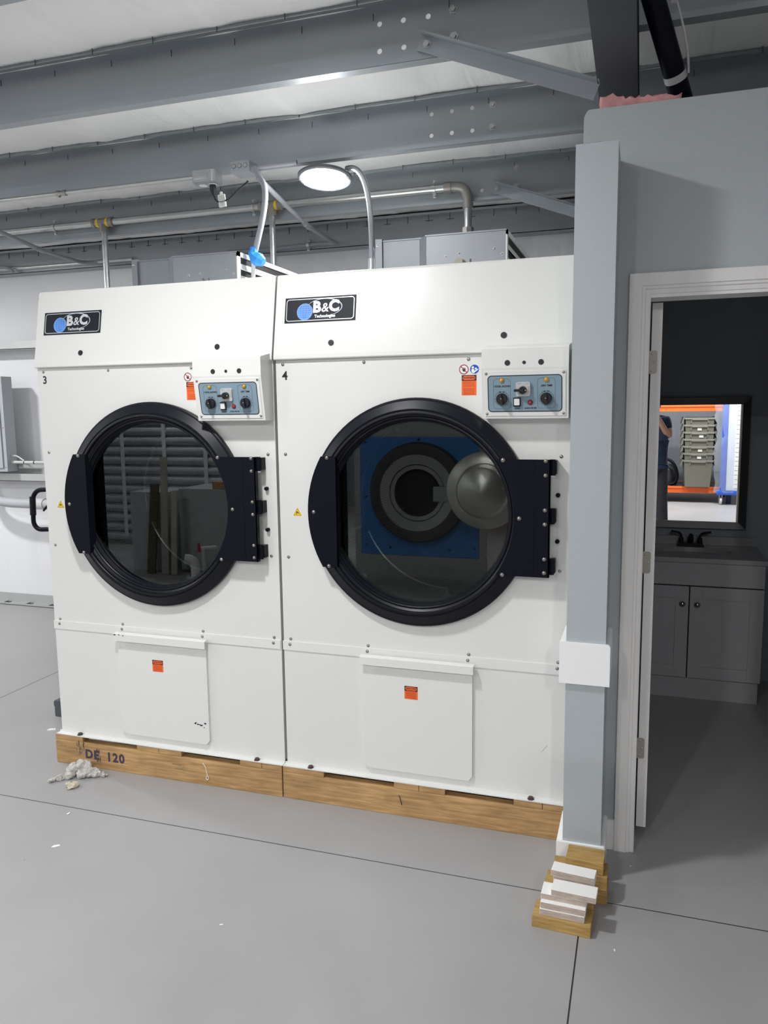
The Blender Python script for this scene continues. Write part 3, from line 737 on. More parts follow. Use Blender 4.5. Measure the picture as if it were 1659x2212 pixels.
        CP.plate(mb, [(sx + .0195 * c - .0045 * s, -.018 + .0195 * s + .0045 * c), (sx - .0195 * c - .0045 * s, -.018 - .0195 * s + .0045 * c), (sx - .0195 * c + .0045 * s, -.018 - .0195 * s - .0045 * c), (sx + .0195 * c + .0045 * s, -.018 + .0195 * s - .0045 * c)], 0.020, 0.028)
        CP.disc(mb, sx, -0.014, 0.0017, 0.028, 0.0286, 1, 8)
        part(mb, 'timer_knob', [mat('knob_black', (0.016, 0.017, 0.02), 0.4), LGREY], cb, 35)
    mb = MB(); CP.plate(mb, rrect(0.050, 0.050, 0.006, 4, -0.004, 0.016), 0.0031, 0.012, 0)
    CP.outline(mb, [(-.022, .0335), (-.012, .0335), (-.012, .0385), (-.022, .0385)], .0006, 0.012, 0.0122, 1); CP.outline(mb, [(.006, .0335), (.014, .0335), (.014, .0385), (.006, .0385)], .0006, 0.012, 0.0122, 1); CP.outline(mb, [(.0145, .006), (.018, .006), (.018, .026), (.0145, .026)], .0005, 0.012, 0.0122, 1)
    CP.disc(mb, -0.004, 0.014, 0.0135, 0.012, 0.026, 2, 28); CP.plate(mb, rrect(0.034, 0.0085, 0.003, 3, -0.0165, 0.0145), 0.020, 0.031, 2)
    CP.plate(mb, [(0.005, .0135), (0.009, .0135), (0.009, .0155), (0.005, .0155)], 0.026, 0.0265, 3)
    part(mb, 'selector_switch', [LGREY, INK, mat('knob_black', (0, 0, 0)), PAPERW], cb, 35)
    mb = MB(); CP.plate(mb, rrect(0.026, 0.032, 0.001, 2, -0.0265, -0.030), 0.0031, 0.009, 0); CP.plate(mb, rrect(0.019, 0.023, 0.002, 2, -0.0265, -0.029), 0.009, 0.013, 1)
    part(mb, 'start_button', [INK, PAPERW], cb)
    mb = MB(); CP.dome(mb, 0.020, -0.032, 0.0082, 0.006, 0, base=0.0031); CP.ring(mb, 0.020, -0.032, 0.0075, 0.0092, 0.0031, 0.0048, 1, 18); part(mb, 'warning_lamp', [REDLENS, INK], cb, 50)
    for a in (-0.136, 0.136):
        for b in (-0.072, 0.072): screw(cb, CP, a, b, 0.004, base=0.0025, h=0.0026)
    # loading door: black ring, latch plate, hinge plate, glass
    def dC(r, y): return (r, y)
    mb = MB(); mb.lathe([(0.446, -0.002), (0.4475, -0.014), (0.446, -0.024), (0.442, -0.027), (0.438, -0.027), (0.436, -0.030), (0.405, -0.0475), (0.402, -0.0475), (0.400, -0.0445), (0.397, -0.0445), (0.395, -0.050), (0.391, -0.0515),
              (0.387, -0.0515), (0.385, -0.049), (0.3845, -0.036), (0.375, -0.029), (0.3735, -0.032), (0.369, -0.033), (0.366, -0.030), (0.3655, -0.020), (0.3585, -0.008), (0.358, 0.004), (0.352, 0.012), (0.352, 0.03), (0.40, 0.03), (0.40, -0.002)], (CX, 0, CZ), 'y', 96, closed=True)
    door = part(mb, 'door_ring', BLACK, t, 24)
    mb = MB(); mb.lathe([(0.358, 0.006), (0.358, 0.012)], (CX, 0, CZ), 'y', 64)
    mb.raw([(CX + 0.358 * cos(2 * pi * k / 64), 0.006, CZ + 0.358 * sin(2 * pi * k / 64)) for k in range(64)], [tuple(range(64))])
    mb.raw([(CX + 0.358 * cos(2 * pi * k / 64), 0.012, CZ + 0.358 * sin(2 * pi * k / 64)) for k in range(64)], [tuple(range(64))])
    part(mb, 'door_glass', GLASS, door)
    xc = -0.318; zz = 0.222; ro = 0.440
    seg = [(CX + xc, CZ - zz)] + [(CX + ro * cos(pi - a), CZ + ro * sin(pi - a)) for a in [math.asin(-zz / ro) + 2 * math.asin(zz / ro) * k / 16 for k in range(17)]] + [(CX + xc, CZ + zz)]
    mb = MB(); mb.prism(seg, -0.0565, -0.040, 'y'); mb.box(CX + xc - 0.002, CX + xc, -0.055, -0.012, CZ - zz, CZ + zz)
    latch = part(mb, 'latch_plate', BLACKM, door)
    LF = Frame((0, -0.0565, 0))
    for a in (148.5, 180, 211.5): screw(latch, LF, CX + 0.415 * cos(radians(a)), CZ + 0.415 * sin(radians(a)), 0.0062, 'bolt', h=0.004)
    ri = 0.384; th = math.asin(0.217 / ri)
    poly = [(CX + ri * cos(-th + 2 * th * k / 16), CZ + ri * sin(-th + 2 * th * k / 16)) for k in range(17)] + [(1.105, CZ + 0.217), (1.105, CZ - 0.217)]
    mb = MB(); 
    nP = len(poly); vs = [(p[0], -0.0565, p[1]) for p in poly]; vb = [(p[0], -0.050, p[1]) for p in poly]
    left = poly[:17]
    quads = []
    for k in range(16):
        a, b = poly[k], poly[k + 1]
        mb.quad([(a[0], -0.0565, a[1]), (1.105, -0.0565, a[1]), (1.105, -0.0565, b[1]), (b[0], -0.0565, b[1])]); mb.quad([(a[0], -0.050, a[1]), (1.105, -0.050, a[1]), (1.105, -0.050, b[1]), (b[0], -0.050, b[1])])
        mb.quad([(a[0], -0.0565, a[1]), (b[0], -0.0565, b[1]), (b[0], -0.050, b[1]), (a[0], -0.050, a[1])])
    for z in (-0.217, 0.217): mb.quad([(poly[0][0], -0.0565, CZ + z), (1.105, -0.0565, CZ + z), (1.105, -0.050, CZ + z), (poly[0][0], -0.050, CZ + z)])
    mb.box(1.100, 1.105, -0.0565, -0.035, CZ - 0.217, CZ + 0.217)
    mb.box(1.033, 1.048, -0.0575, -0.056, CZ - 0.217, CZ + 0.217)
    hp = part(mb, 'hinge_plate', BLACKM, door)
    for a in (-32, 0, 32): screw(hp, LF, CX + 0.404 * cos(radians(a)), CZ + 0.404 * sin(radians(a)), 0.0062, 'bolt', h=0.004)
    for z in (1.465, 1.413, 1.286, 1.234, 1.105, 1.054): screw(hp, LF, 1.087, lz(z), 0.0058, 'bolt', h=0.004)
    for z0, z1 in ((1.412, 1.470), (1.234, 1.292), (1.046, 1.106)):
        mb = MB(); mb.tube([(1.113, -0.040, lz(z0)), (1.113, -0.040, lz(z1))], 0.0085, 12); mb.box(1.100, 1.114, -0.046, -0.0325, lz(z0), lz(z1)); mb.box(1.108, 1.124, -0.036, -0.0005, lz(z0) + 0.004, lz(z1) - 0.004)
        part(mb, 'hinge', BLACKM, door, 40)
    # drum behind the glass
    mb = MB(); rD, y0, y1, seg_, ns = 0.415, 0.045, 0.93, 96, 20; uvs = []
    rib = lambda a: 0
    vs = []; fs = []
    for j in range(ns + 1):
        for k in range(seg_ + 1):
            a = 2 * pi * k / seg_; vs.append((CX + rD * cos(a), y0 + (y1 - y0) * j / ns, CZ + rD * sin(a)))
    for j in range(ns):
        for k in range(seg_): fs.append((j * (seg_ + 1) + k, j * (seg_ + 1) + k + 1, (j + 1) * (seg_ + 1) + k + 1, (j + 1) * (seg_ + 1) + k))
    mb.raw(vs, fs)
    o = part(mb, 'drum', PERF, t, 60)
    ul = o.data.uv_layers.new(name='UVMap')
    for p in o.data.polygons:
        k0 = p.index % seg_
        for li in p.loop_indices:
            vi = o.data.loops[li].vertex_index; j, k = divmod(vi, seg_ + 1); ul.data[li].uv = (k / seg_ * 200, j / ns * 66)
    mb = MB(); mb.lathe([(0.0001, 0.93), (0.415, 0.93)], (CX, 0, CZ), 'y', 64); part(mb, 'drum_back', mat('dull_steel', (0.16, 0.16, 0.155), 0.45, 0.6), o, 40)
    mb = MB(); mb.lathe([(0.352, 0.03), (0.36, 0.05), (0.415, 0.052)], (CX, 0, CZ), 'y', 64); part(mb, 'drum_collar', mat('dull_steel', (0, 0, 0)), o, 40)
    mb = MB(); mb.lathe([(0.415, 0.50), (0.409, 0.503), (0.409, 0.517), (0.415, 0.52)], (CX, 0, CZ), 'y', 64); part(mb, 'drum_seam', STEEL, o, 40)
    for k in range(4):
        a = radians(197 + 90 * k); mb = MB(); w = 0.10
        P_ = lambda r, da: (CX + r * cos(a + da), CZ + r * sin(a + da))
        mb.prism([P_(0.414, -0.10), P_(0.335, -0.015), P_(0.335, 0.015), P_(0.414, 0.10)], 0.07, 0.915, 'y')
        part(mb, 'lifter', STEEL, o)
    # cover strip, lint door, base flange
    mb = MB(); mb.box(-0.003, DWID - 0.004, -0.004, 0.0, lz(0.653), lz(0.692)); strip = part(mb, 'cover_strip', WHITE2, t)
    SF = Frame((0, -0.004, 0))
    for a in (0.029, 0.375, 0.792, 1.136):
        screw(strip, SF, a, lz(0.678)); screw(t, PANEL, a + 0.003, lz(0.701))
    lx0, lx1, l0, l1, c = 0.355, 0.812, lz(0.184), lz(0.655), 0.024
    mb = MB(); mb.prism([(lx0, l1), (lx0, l0 + c * .8), (lx0 + c, l0), (lx1 - c * .7, l0), (lx1, l0 + c * .8), (lx1, l1)], -0.013, -0.0005, 'y')
    lint = part(mb, 'lint_door', WHITE2, t)
    mb = MB(); mb.prism([(-0.013, lz(0.668)), (-0.034, lz(0.665)), (-0.035, lz(0.663)), (-0.035, lz(0.631)), (-0.033, lz(0.631)), (-0.0325, lz(0.6625)), (-0.013, lz(0.6655))], lx0 - 0.004, lx1 + 0.008, 'x')
    part(mb, 'pull_handle', WHITE2, lint)
    orange_label(lint, Frame((0, -0.0131, 0)), 0.535, 0.590, lz(0.498), lz(0.552), 0.020, 'INSTRUCTIONS', 5, 'instruction_sticker')
    mb = MB(); mb.box(-0.008, DWID + 0.0015, -0.029, 0.0, 0.0, 0.004); mb.box(-0.008, DWID + 0.0015, -0.0045, -0.0005, 0.0, 0.011)
    fl = part(mb, 'base_flange', WHITE2, t)
    for a in (0.115, 1.045):
        mb = MB(); mb.lathe([(0.014, 0.004), (0.014, 0.006), (0.010, 0.006), (0.010, 0.013), (0.0001, 0.014)], (a, -0.015, 0), 'z', 6); part(mb, 'anchor_bolt', mat('rusty_bolt', (0.11, 0.07, 0.06), 0.6, 0.4), fl)
    # screws on the front sheet, stop bumpers, labels
    for a, z in ((0.031, 1.840), (0.378, 1.839), (0.792, 1.838), (0.032, 1.479), (0.033, 1.052), (1.137, 1.478), (1.138, 1.052)): screw(t, PANEL, a, lz(z))
    for z in (1.337, 1.165):
        mb = MB(); PANEL.disc(mb, 1.128, lz(z), 0.008, 0, 0.012, 0, 16); PANEL.dome(mb, 1.128, lz(z), 0.008, 0.006, base=0.012); part(mb, 'rubber_bumper', BLACKM, t, 40)
    mb = MB(); PANEL.text(mb, number, 0.048, 0.039, lz(1.794), 0.0006, 0.0012); part(mb, 'number_sticker', INK, t)
    mb = MB(); a, z = 0.774, lz(1.801); r = 0.0185
    PANEL.disc(mb, a, z, r, 0, 0.0004, 0, 32); PANEL.ring(mb, a, z, r - 0.0035, r - 0.0003, 0.0004, 0.0008, 1, 32)
    PANEL.disc(mb, a + .001, z - .003, 0.0055, 0.0004, 0.0007, 2, 14)
    for k in range(5):
        an = radians(35 + 32 * k); rr_ = 0.0085 + (0.002 if 0 < k < 4 else 0); c, s = cos(an), sin(an)
        PANEL.plate(mb, [(a + .001 + .003 * c - .0012 * s, z - .003 + .003 * s + .0012 * c), (a + .001 + rr_ * c - .001 * s, z - .003 + rr_ * s + .001 * c), (a + .001 + rr_ * c + .001 * s, z - .003 + rr_ * s - .001 * c), (a + .001 + .003 * c + .0012 * s, z - .003 + .003 * s - .0012 * c)], 0.0004, 0.0007, 2)
    d = (r - .002) * 0.7071; e = 0.0011
    PANEL.plate(mb, [(a - d - e, z + d - e), (a + d - e, z - d - e), (a + d + e, z - d + e), (a - d + e, z + d + e)], 0.0007, 0.0010, 1)
    part(mb, 'no_hands_sticker', [PAPERW, REDINK, INK], t)
    mb = MB(); a = 0.8145; PANEL.disc(mb, a, z, r, 0, 0.0004, 0, 32); PANEL.disc(mb, a, z, r - 0.0015, 0.0004, 0.0007, 1, 32)
    PANEL.disc(mb, a - .0065, z + .0065, 0.0045, 0.0007, 0.001, 0, 14); PANEL.plate(mb, [(a - .011, z + .001), (a - .002, z + .001), (a, z - .006), (a - .001, z - .0155), (a - .008, z - .013), (a - .012, z - .008)], 0.0007, 0.001, 0)
    PANEL.plate(mb, [(a - .001, z - .013), (a + .000, z - .006), (a + .0155, z + .003), (a + .013, z - .003)], 0.0007, 0.001, 0); PANEL.disc(mb, a + .005, z + .002, 0.004, 0.0007, 0.00095, 0, 12)
    part(mb, 'read_manual_sticker', [PAPERW, BLUEINK], t)
    orange_label(t, PANEL, 0.766, 0.822, lz(1.705), lz(1.780), 0.021, 'WARNING', 12, 'warning_sticker')
    mb = MB(); a, z = 0.0785, lz(1.243); q = 0.0195
    PANEL.plate(mb, [(a - q, z - q * .85), (a + q, z - q * .85), (a, z + q * .95)], 0, 0.0004, 0); PANEL.outline(mb, [(a - q * .84, z - q * .74), (a + q * .84, z - q * .74), (a, z + q * .74)], 0.0022, 0.0004, 0.0007, 1)
    PANEL.plate(mb, [(a - .005, z - .010), (a - .002, z - .010), (a - .002, z - .002), (a + .006, z - .008), (a + .007, z - .006), (a, z + .002), (a - .005, z + .001)], 0.0004, 0.0007, 1)
    part(mb, 'hand_hazard_sticker', [YELLOW, INK], t)
    return t

d4 = make_dryer('4', 'white industrial tumble dryer numbered 4, beside the grey wall end')
d3 = copy_tree(d4); d4.location.x = -1.416
d3['label'] = 'white industrial tumble dryer numbered 3, the left one with a chipped lint door'
for ch in kids(d3):
    if ch.name.startswith('number_sticker'):
        mb = MB(); PANEL.text(mb, '3', 0.048, 0.037, lz(1.803), 0.0006, 0.0012); n_ = part(mb, 'number_sticker', INK, d3); bpy.data.objects.remove(ch)
for ch in kids(d3):
    if ch.name.startswith('lint_door'):
        mb = MB(); F = Frame((0, -0.0131, 0)); rr = random.Random(5)
        for i in range(11):
            a, b = 0.735 + 0.055 * rr.random(), lz(0.268) + 0.016 * rr.random() - 0.01 * (i % 3 == 0); s_ = 0.002 + 0.003 * rr.random()
            F.plate(mb, [(a, b), (a + s_ * 2, b - s_ * .5), (a + s_ * 2.6, b + s_), (a + s_ * .7, b + s_ * 1.1)], 0, 0.0003)
        for i in range(9):
            a = 0.352 + 0.05 * rr.random() ** 1.5; b = lz(0.6625) - 0.004 * rr.random(); F2 = Frame((0, -0.0351, 0)); F2.plate(mb, [(a, b - .006 * (a < .36)), (a + .005, b - .004), (a + .004, b + .001), (a, b + .001)], 0, 0.0003)
        part(mb, 'paint_chips', INK, ch, label='chipped paint showing dark metal')
for a_, t_ in ((d4, 0),):
    mb = MB(); rr = random.Random(9)
    for i in range(9):
        a, b = 1.085 + 0.02 * i / 9, lz(0.34) + 0.028 * i / 9; PANEL.plate(mb, [(a - .004, b - .003), (a + .001, b + .001), (a + .0012, b + .0018), (a - .004, b - .002)], 0, 0.0003)
    part(mb, 'scuff_mark', mat('scuff_grey', (0.25, 0.25, 0.24), 0.6), a_)

# burner boxes on top of the dryers
def burner(X, label, dep):
    t = thing('burner_box', (X, 3.50, 2.199), label, 'duct box', 'galvanized burner boxes on the dryers')
    h = 0.224; w = 0.596
    mb = MB(); mb.box(0.24, w, 0.0, dep, 0.0, h - 0.003); mb.box(0.235, w + 0.004, -0.004, dep, h - 0.006, h)
    part(mb, 'housing', GALVBOX, t)
    mb = MB(); mb.box(0.03, 0.205, 0.012, dep * .9, 0.0, h - 0.012); mb.box(0.0, 0.032, 0.0, 0.03, 0.0, h); mb.prism([(0.205, 0.012), (0.24, -0.001), (0.24, 0.03), (0.205, 0.03)], 0.0, h - 0.004, 'z')
    mb.box(0.0, 0.215, 0.008, dep * .9, h - 0.012, h - 0.006)
    part(mb, 'side_cover', mat('galvanized_cover', (0.23, 0.245, 0.265), 0.42, 0.5, noise=0.05), t)
    mb = MB()                                                         # louvred end, facing right
    mb.box(w, w + 0.006, 0.0, 0.03, 0, h); mb.box(w, w + 0.006, dep - 0.03, dep, 0, h); mb.box(w, w + 0.006, 0, dep, h - 0.022, h); mb.box(w, w + 0.006, 0, dep, 0.0, 0.012)
    for k in range(3):
        z = 0.030 + k * 0.056; mb.prism([(w - 0.002, z + 0.030), (w + 0.008, z), (w + 0.010, z + 0.002), (w, z + 0.032)], 0.03, dep - 0.03, 'y')
    part(mb, 'louvre', mat('louvre_white', (0.74, 0.74, 0.73), 0.4, 0.2), t)
    mb = MB(); mb.box(w + 0.0002, w + 0.0008, 0.02, dep - 0.02, 0.004, h - 0.01); part(mb, 'louvre_shade', DARK, t)  # dark sheet painting the shade between the slats
    F = Frame((0, 0, 0))
    for a, b in ((0.012, 0.195), (0.275, 0.07), (0.33, 0.125), (0.39, 0.135), (0.545, 0.145), (0.58, 0.12)): screw(t, F, a, b, 0.005)
    mb = MB(); F.text(mb, 'N', 0.060, 0.425, 0.085, 0.0006, 0.001)
    if X > -1.5:
        F.plate(mb, [(0.36, 0.06), (0.40, 0.055), (0.405, 0.115), (0.385, 0.12), (0.37, 0.105), (0.362, 0.10)], 0, 0.0003, 1)
    part(mb, 'chalk_letter', [mat('brown_marker', (0.16, 0.13, 0.10), 0.8), mat('cream_smear', (0.50, 0.47, 0.40), 0.8)], t)
burner(-2.490, 'galvanized burner box on the left dryer, its white louvre near the blue tape', 0.80)
burner(-1.183, 'galvanized burner box on the right dryer beneath the gas pipe elbow', 0.80)

# ------------------------------------------------------------------ pallets
def pallet(x0, label, blocks, stencil):
    t = thing('pallet', (x0, 2.887, 0), label, 'pallet', 'wooden pallets under the dryers')
    Lw = 1.187
    for y0, y1 in ((0.0, 0.045), (0.66, 0.705), (1.34, 1.385)):
        mb = MB(); mb.box(0, Lw, y0, y1, 0.0, 0.116, bev=0.004); part(mb, 'stringer', PINEP, t)
    for a, b in blocks:
        mb = MB(); mb.box(a, b, 0.001, 1.384, 0.1165, 0.1425, bev=0.003)
        part(mb, 'deck_board', PINEP, t)
    if stencil:
        F = Frame((0, 0, 0)); mb = MB()
        F.text(mb, 'DE', 0.058, 0.205, 0.062, 0.0008, 0.0026, 0, 0, 1.15); part(mb, 'stencil_lettering', STENCIL, t)
        mb = MB(); F.text(mb, '120', 0.058, 0.335, 0.062, 0.0008, 0.0026, 0, 0, 1.2); part(mb, 'stencil_lettering', STENCIL, t)
        mb = MB(); rr = random.Random(2)
        for (a0, a1, b0, b1) in ((0.115, 0.16, 0.04, 0.11), (0.225, 0.25, 0.03, 0.085)):
            for i in range(22):
                a = a0 + (a1 - a0) * rr.random(); b = b0 + (b1 - b0) * rr.random(); F.plate(mb, [(a, b), (a + .004, b), (a + .003, b + .012 + .012 * rr.random()), (a + .001, b + .014)], 0, 0.0004)
        part(mb, 'ink_smudge', mat('grey_smudge', (0.17, 0.13, 0.11), 0.8), t)
        mb = MB(); F.outline(mb, [(0.63, 0.045), (0.70, 0.045), (0.70, 0.095), (0.63, 0.095)], 0.001, 0, 0.0004); F.plate(mb, [(0.655, 0.055), (0.695, 0.055), (0.695, 0.06), (0.655, 0.06)], 0, 0.0004); F.plate(mb, [(0.64, 0.075), (0.69, 0.075), (0.69, 0.081), (0.64, 0.081)], 0, 0.0004)
        part(mb, 'grade_stamp', mat('faded_stamp', (0.27, 0.19, 0.09), 0.8), t)
        mb = MB(); mb.tube([(0.80, -0.002, 0.105), (0.815, -0.003, 0.085), (0.822, -0.004, 0.05)], 0.0015, 6); mb.tube([(0.822 + .006 * cos(q * pi / 5), -0.004, 0.038 + .009 * sin(q * pi / 5)) for q in range(11)], 0.0016, 6)
        part(mb, 'loose_string', PAPERW, t)
    else:
        F = Frame((0, 0, 0)); mb = MB(); mb.tube([(0.52, -0.0005, 0.088), (0.525, -0.003, 0.085), (0.535, -0.004, 0.05)], 0.0018, 6); part(mb, 'bent_nail', mat('rusty_bolt', (0, 0, 0)), t)
pallet(-2.618, 'left pine pallet with stencilled letters, under dryer 3', ((0.0, 0.155), (0.455, 0.57), (0.572, 0.69), (0.985, 1.09), (1.092, 1.187)), True)
pallet(-1.426, 'right pine pallet, unmarked, under dryer 4', ((0.0, 0.19), (0.50, 0.605), (0.607, 0.715), (0.99, 1.10), (1.102, 1.183)), False)

# ------------------------------------------------------------------ offcuts in front of the wall end
def offcut(name, x0, x1, y0, y1, z0, z1, mats, label, rot=0.0, group=None):
    c = ((x0 + x1) / 2, (y0 + y1) / 2, z0); mb = MB(); hx, hy, h = (x1 - x0) / 2, (y1 - y0) / 2, z1 - z0
    if len(mats) == 2:                                              # primed board: white faces, raw sawn front edge
        mb.box(-hx, hx, -hy, hy, 0, h, 0, 0.0012)
        mb.box(-hx + .001, hx - .001, -hy - 0.0004, -hy + 0.001, 0.001, h - 0.0012, 1)
    else: mb.box(-hx, hx, -hy, hy, 0, h, 0, 0.002)
    o = mb.build(name, mats); o.location = c; o.rotation_euler = (0, 0, radians(rot))
    return tag(o, label, 'wood offcut', group)
OY, OW = [YELLOWP], [PRIMED, ENDGRAIN]
offcut('treated_block', -0.291, -0.107, 2.347, 2.433, 0.0, 0.040, OY, 'yellow treated wood block lying nearest the camera, base of the front pile', -2.5, 'treated wood blocks')
offcut('primed_board', -0.268, -0.128, 2.356, 2.432, 0.0405, 0.0625, OW, 'primed board lying directly on the nearest yellow block', -2, 'white primed board offcuts')
offcut('primed_board', -0.266, -0.125, 2.358, 2.434, 0.063, 0.085, OW, 'primed board second up in the front pile', -2, 'white primed board offcuts')
offcut('primed_board', -0.267, -0.126, 2.374, 2.440, 0.0855, 0.1045, OW, 'primed board under the topmost one of the front pile, sticking out left', -2, 'white primed board offcuts')
offcut('primed_board', -0.234, -0.094, 2.370, 2.432, 0.105, 0.125, OW, 'white primed board topmost on the front pile', -3, 'white primed board offcuts')
offcut('treated_block', -0.275, -0.105, 2.447, 2.528, 0.0, 0.047, OY, 'yellow treated block on the floor in the middle pile', -2, 'treated wood blocks')
offcut('treated_block', -0.264, -0.110, 2.448, 2.524, 0.0475, 0.097, OY, 'yellow treated block second up in the middle pile', -3, 'treated wood blocks')
offcut('primed_board', -0.236, -0.104, 2.458, 2.517, 0.0975, 0.1175, OW, 'primed board just under the top board of the middle pile', -4, 'white primed board offcuts')
offcut('primed_board', -0.243, -0.103, 2.456, 2.508, 0.118, 0.139, OW, 'white primed board topmost on the middle pile', -5, 'white primed board offcuts')
offcut('treated_block', -0.246, -0.066, 2.534, 2.622, 0.0, 0.047, OY, 'brownish yellow block on the floor at the back, by the baseboard', -1, 'treated wood blocks')
offcut('treated_block', -0.248, -0.068, 2.533, 2.620, 0.0475, 0.0985, OY, 'yellow treated block second up at the back, by the baseboard', 0, 'treated wood blocks')
offcut('treated_block', -0.204, -0.080, 2.540, 2.630, 0.099, 0.141, OY, 'yellow treated block with a dark stamp, topmost at the back', -2, 'treated wood blocks')

# lint, insulation and litter
import mathutils.noise as mn
def lint(name, c, blobs, seed, label, m=LINT, cat='lint', amp=0.010, freq=42.0, floor=True):
    rr = random.Random(seed); bm = bmesh.new()
    for (dx, dy, dz, r) in blobs:
        M_ = Matrix.Translation((dx, dy, dz)) @ Matrix.Diagonal((rr.uniform(.8, 1.3), rr.uniform(.8, 1.3), rr.uniform(.7, 1.0), 1))
        bmesh.ops.create_icosphere(bm, subdivisions=4, radius=r, matrix=M_)
    for v in bm.verts:
        p = (v.co + Vector((seed, 0, 0))) * freq; k = mn.noise(p) + 0.6 * mn.noise(p * 2.3) + 0.4 * mn.noise(p * 5.1)
        v.co += v.normal * amp * k + mn.noise_vector(p * 1.4) * amp * 0.5
        if floor: v.co.z = max(v.co.z, 0.0)
    me = bpy.data.meshes.new(name); bm.to_mesh(me); bm.free(); me.materials.append(m)
    me.polygons.foreach_set('use_smooth', [True] * len(me.polygons))
    o = bpy.data.objects.new(name, me); COL.objects.link(o); o.location = c
    return tag(o, label, cat)
rr = random.Random(3)
bm = bmesh.new(); bmesh.ops.create_cube(bm, size=1); bmesh.ops.subdivide_edges(bm, edges=list(bm.edges), cuts=26, use_grid_fill=True)
for v in bm.verts:
    q = v.co.copy(); tt = q.x + 0.5; h = 0.036 - 0.022 * tt
    c_ = Vector((-0.172 + 0.26 * tt, WY + 0.012 + 0.085 * (q.y + .5), WTOP + 0.001 + h * (q.z + .5)))
    top = q.z + .5
    p_ = c_ * 34; d_ = mn.noise(p_) + .7 * mn.noise(p_ * 2.2) + .5 * mn.noise(p_ * 4.7)
    c_ += Vector((0.3 * d_, 0.35 * mn.noise(p_ + Vector((9, 0, 0))), d_)) * 0.012 * (0.25 + top)
    c_.z = max(c_.z, WTOP + 0.0005); v.co = c_ - Vector((-0.04, WY + 0.05, WTOP))
me = bpy.data.meshes.new('insulation_tuft'); bm.to_mesh(me); bm.free(); me.materials.append(PINK); me.polygons.foreach_set('use_smooth', [True] * len(me.polygons))
o = bpy.data.objects.new('insulation_tuft', me); COL.objects.link(o); o.location = (-0.04, WY + 0.05, WTOP); tag(o, 'torn pink fibreglass insulation poking up over the partition top', 'insulation')
lint('lint_clump', (-2.41, 2.80, 0.0), [(-.035, .0, .024, .034), (-.01, .02, .036, .030), (.02, -.01, .018, .026), (-.03, -.03, .014, .022), (.045, .01, .020, .026), (.075, .015, .014, .020), (.10, .02, .009, .013), (.012, .028, .036, .022), (.115, .03, .007, .008)], 1, 'large crumpled clump of grey lint against the left pallet')
lint('lint_clump', (-2.475, 2.735, 0.0), [(-.02, -.02, .008, .014), (.0, .0, .010, .016), (.025, .022, .010, .014)], 2, 'small strip of grey lint left of the large clump')
lint('lint_clump', (-2.372, 2.690, 0.0), [(-.012, 0, .010, .014), (.010, .004, .012, .016), (.0, -.008, .008, .012)], 3, 'small round cream lint ball in front of the large clump', mat('cream_lint', (0.56, 0.50, 0.40), 0.95, noise=0.2, nscale=40))
def chip(x, y, s, rot, label):
    mb = MB(); mb.prism([(-s, -s * .35), (-s * .2, -s * .5), (s, -s * .1), (s * .7, s * .4), (-s * .5, s * .35)], 0.0005, s * .28, 'z')
    o = mb.build('paper_scrap', PAPERW); o.location = (x, y, 0); o.rotation_euler = (0, 0, rot); tag(o, label, 'scrap', 'white scraps on the floor')
chip(-2.912, 3.188, 0.022, 0.3, 'white scrap on the floor left of the left pallet')
chip(-2.101, 2.279, 0.016, 0.5, 'white scrap on the floor nearest the left edge')
chip(-2.227, 2.498, 0.010, 1.3, 'tiny white scrap on the floor on the saw-cut line')
chip(-0.035, 2.312, 0.006, 1.6, 'tiny white scrap on the floor right of the wood offcuts')
chip(-1.255, 2.059, 0.007, 0.2, 'tiny white scrap on the open floor in front of dryer 4')
chip(0.005, 2.790, 0.006, 0.9, 'tiny white scrap on the floor in front of the doorway')

# ------------------------------------------------------------------ pipes and conduits under the roof
def strap(parent, c, r, axis='x'):
    mb = MB(); c = Vector(c); mb.lathe([(r + .001, -0.010), (r + .004, -0.010), (r + .004, 0.010), (r + .001, 0.010)], c, 'x', 18, closed=True)
    mb.box(c.x - .010, c.x + .010, c.y + r * .4, c.y + r * .4 + .004, c.z + r, c.z + r + .028); mb.box(c.x - .010, c.x + .010, c.y + r * .4, c.y + r * .4 + .004, c.z - r - .028, c.z - r)
    for s in (-1, 1): mb.lathe([(0.0001, -0.010), (0.007, -0.009), (0.007, -0.002), (0.010, 0.0)], (c.x, c.y + r * .4, c.z + s * (r + .016)), 'y', 8)
    return part(mb, 'pipe_clamp', GALVB, parent, 40)
gx = thing('gas_pipe', (-2.0, 4.485, 2.886), 'long galvanized gas pipe with yellow-taped tees on the back purlin', 'pipe')
lo = lambda x, y, z: Vector((x + 2.0, y - 4.485, z - 2.886))
mb = MB(); mb.tube([lo(-8, 4.485, 2.886), lo(-1.055, 4.485, 2.886)], 0.0215, 18); part(mb, 'main_run', GALVB, gx, 40)
mb = MB(); mb.tube(bez(lo(-1.09, 4.485, 2.886), lo(-0.985, 4.485, 2.888), lo(-0.968, 4.485, 2.88), lo(-0.966, 4.485, 2.775), 12), 0.0265, 18); mb.tube([lo(-1.10, 4.485, 2.886), lo(-1.06, 4.485, 2.886)], 0.030, 18); mb.tube([lo(-0.966, 4.485, 2.795), lo(-0.966, 4.485, 2.765)], 0.030, 18)
part(mb, 'elbow', mat('dull_iron_fitting', (0.30, 0.29, 0.27), 0.45, 0.5), gx, 40)
mb = MB(); mb.tube([lo(-0.966, 4.485, 2.80), lo(-0.966, 4.485, 1.6)], 0.0215, 18); part(mb, 'drop_pipe', GALVB, gx, 40)
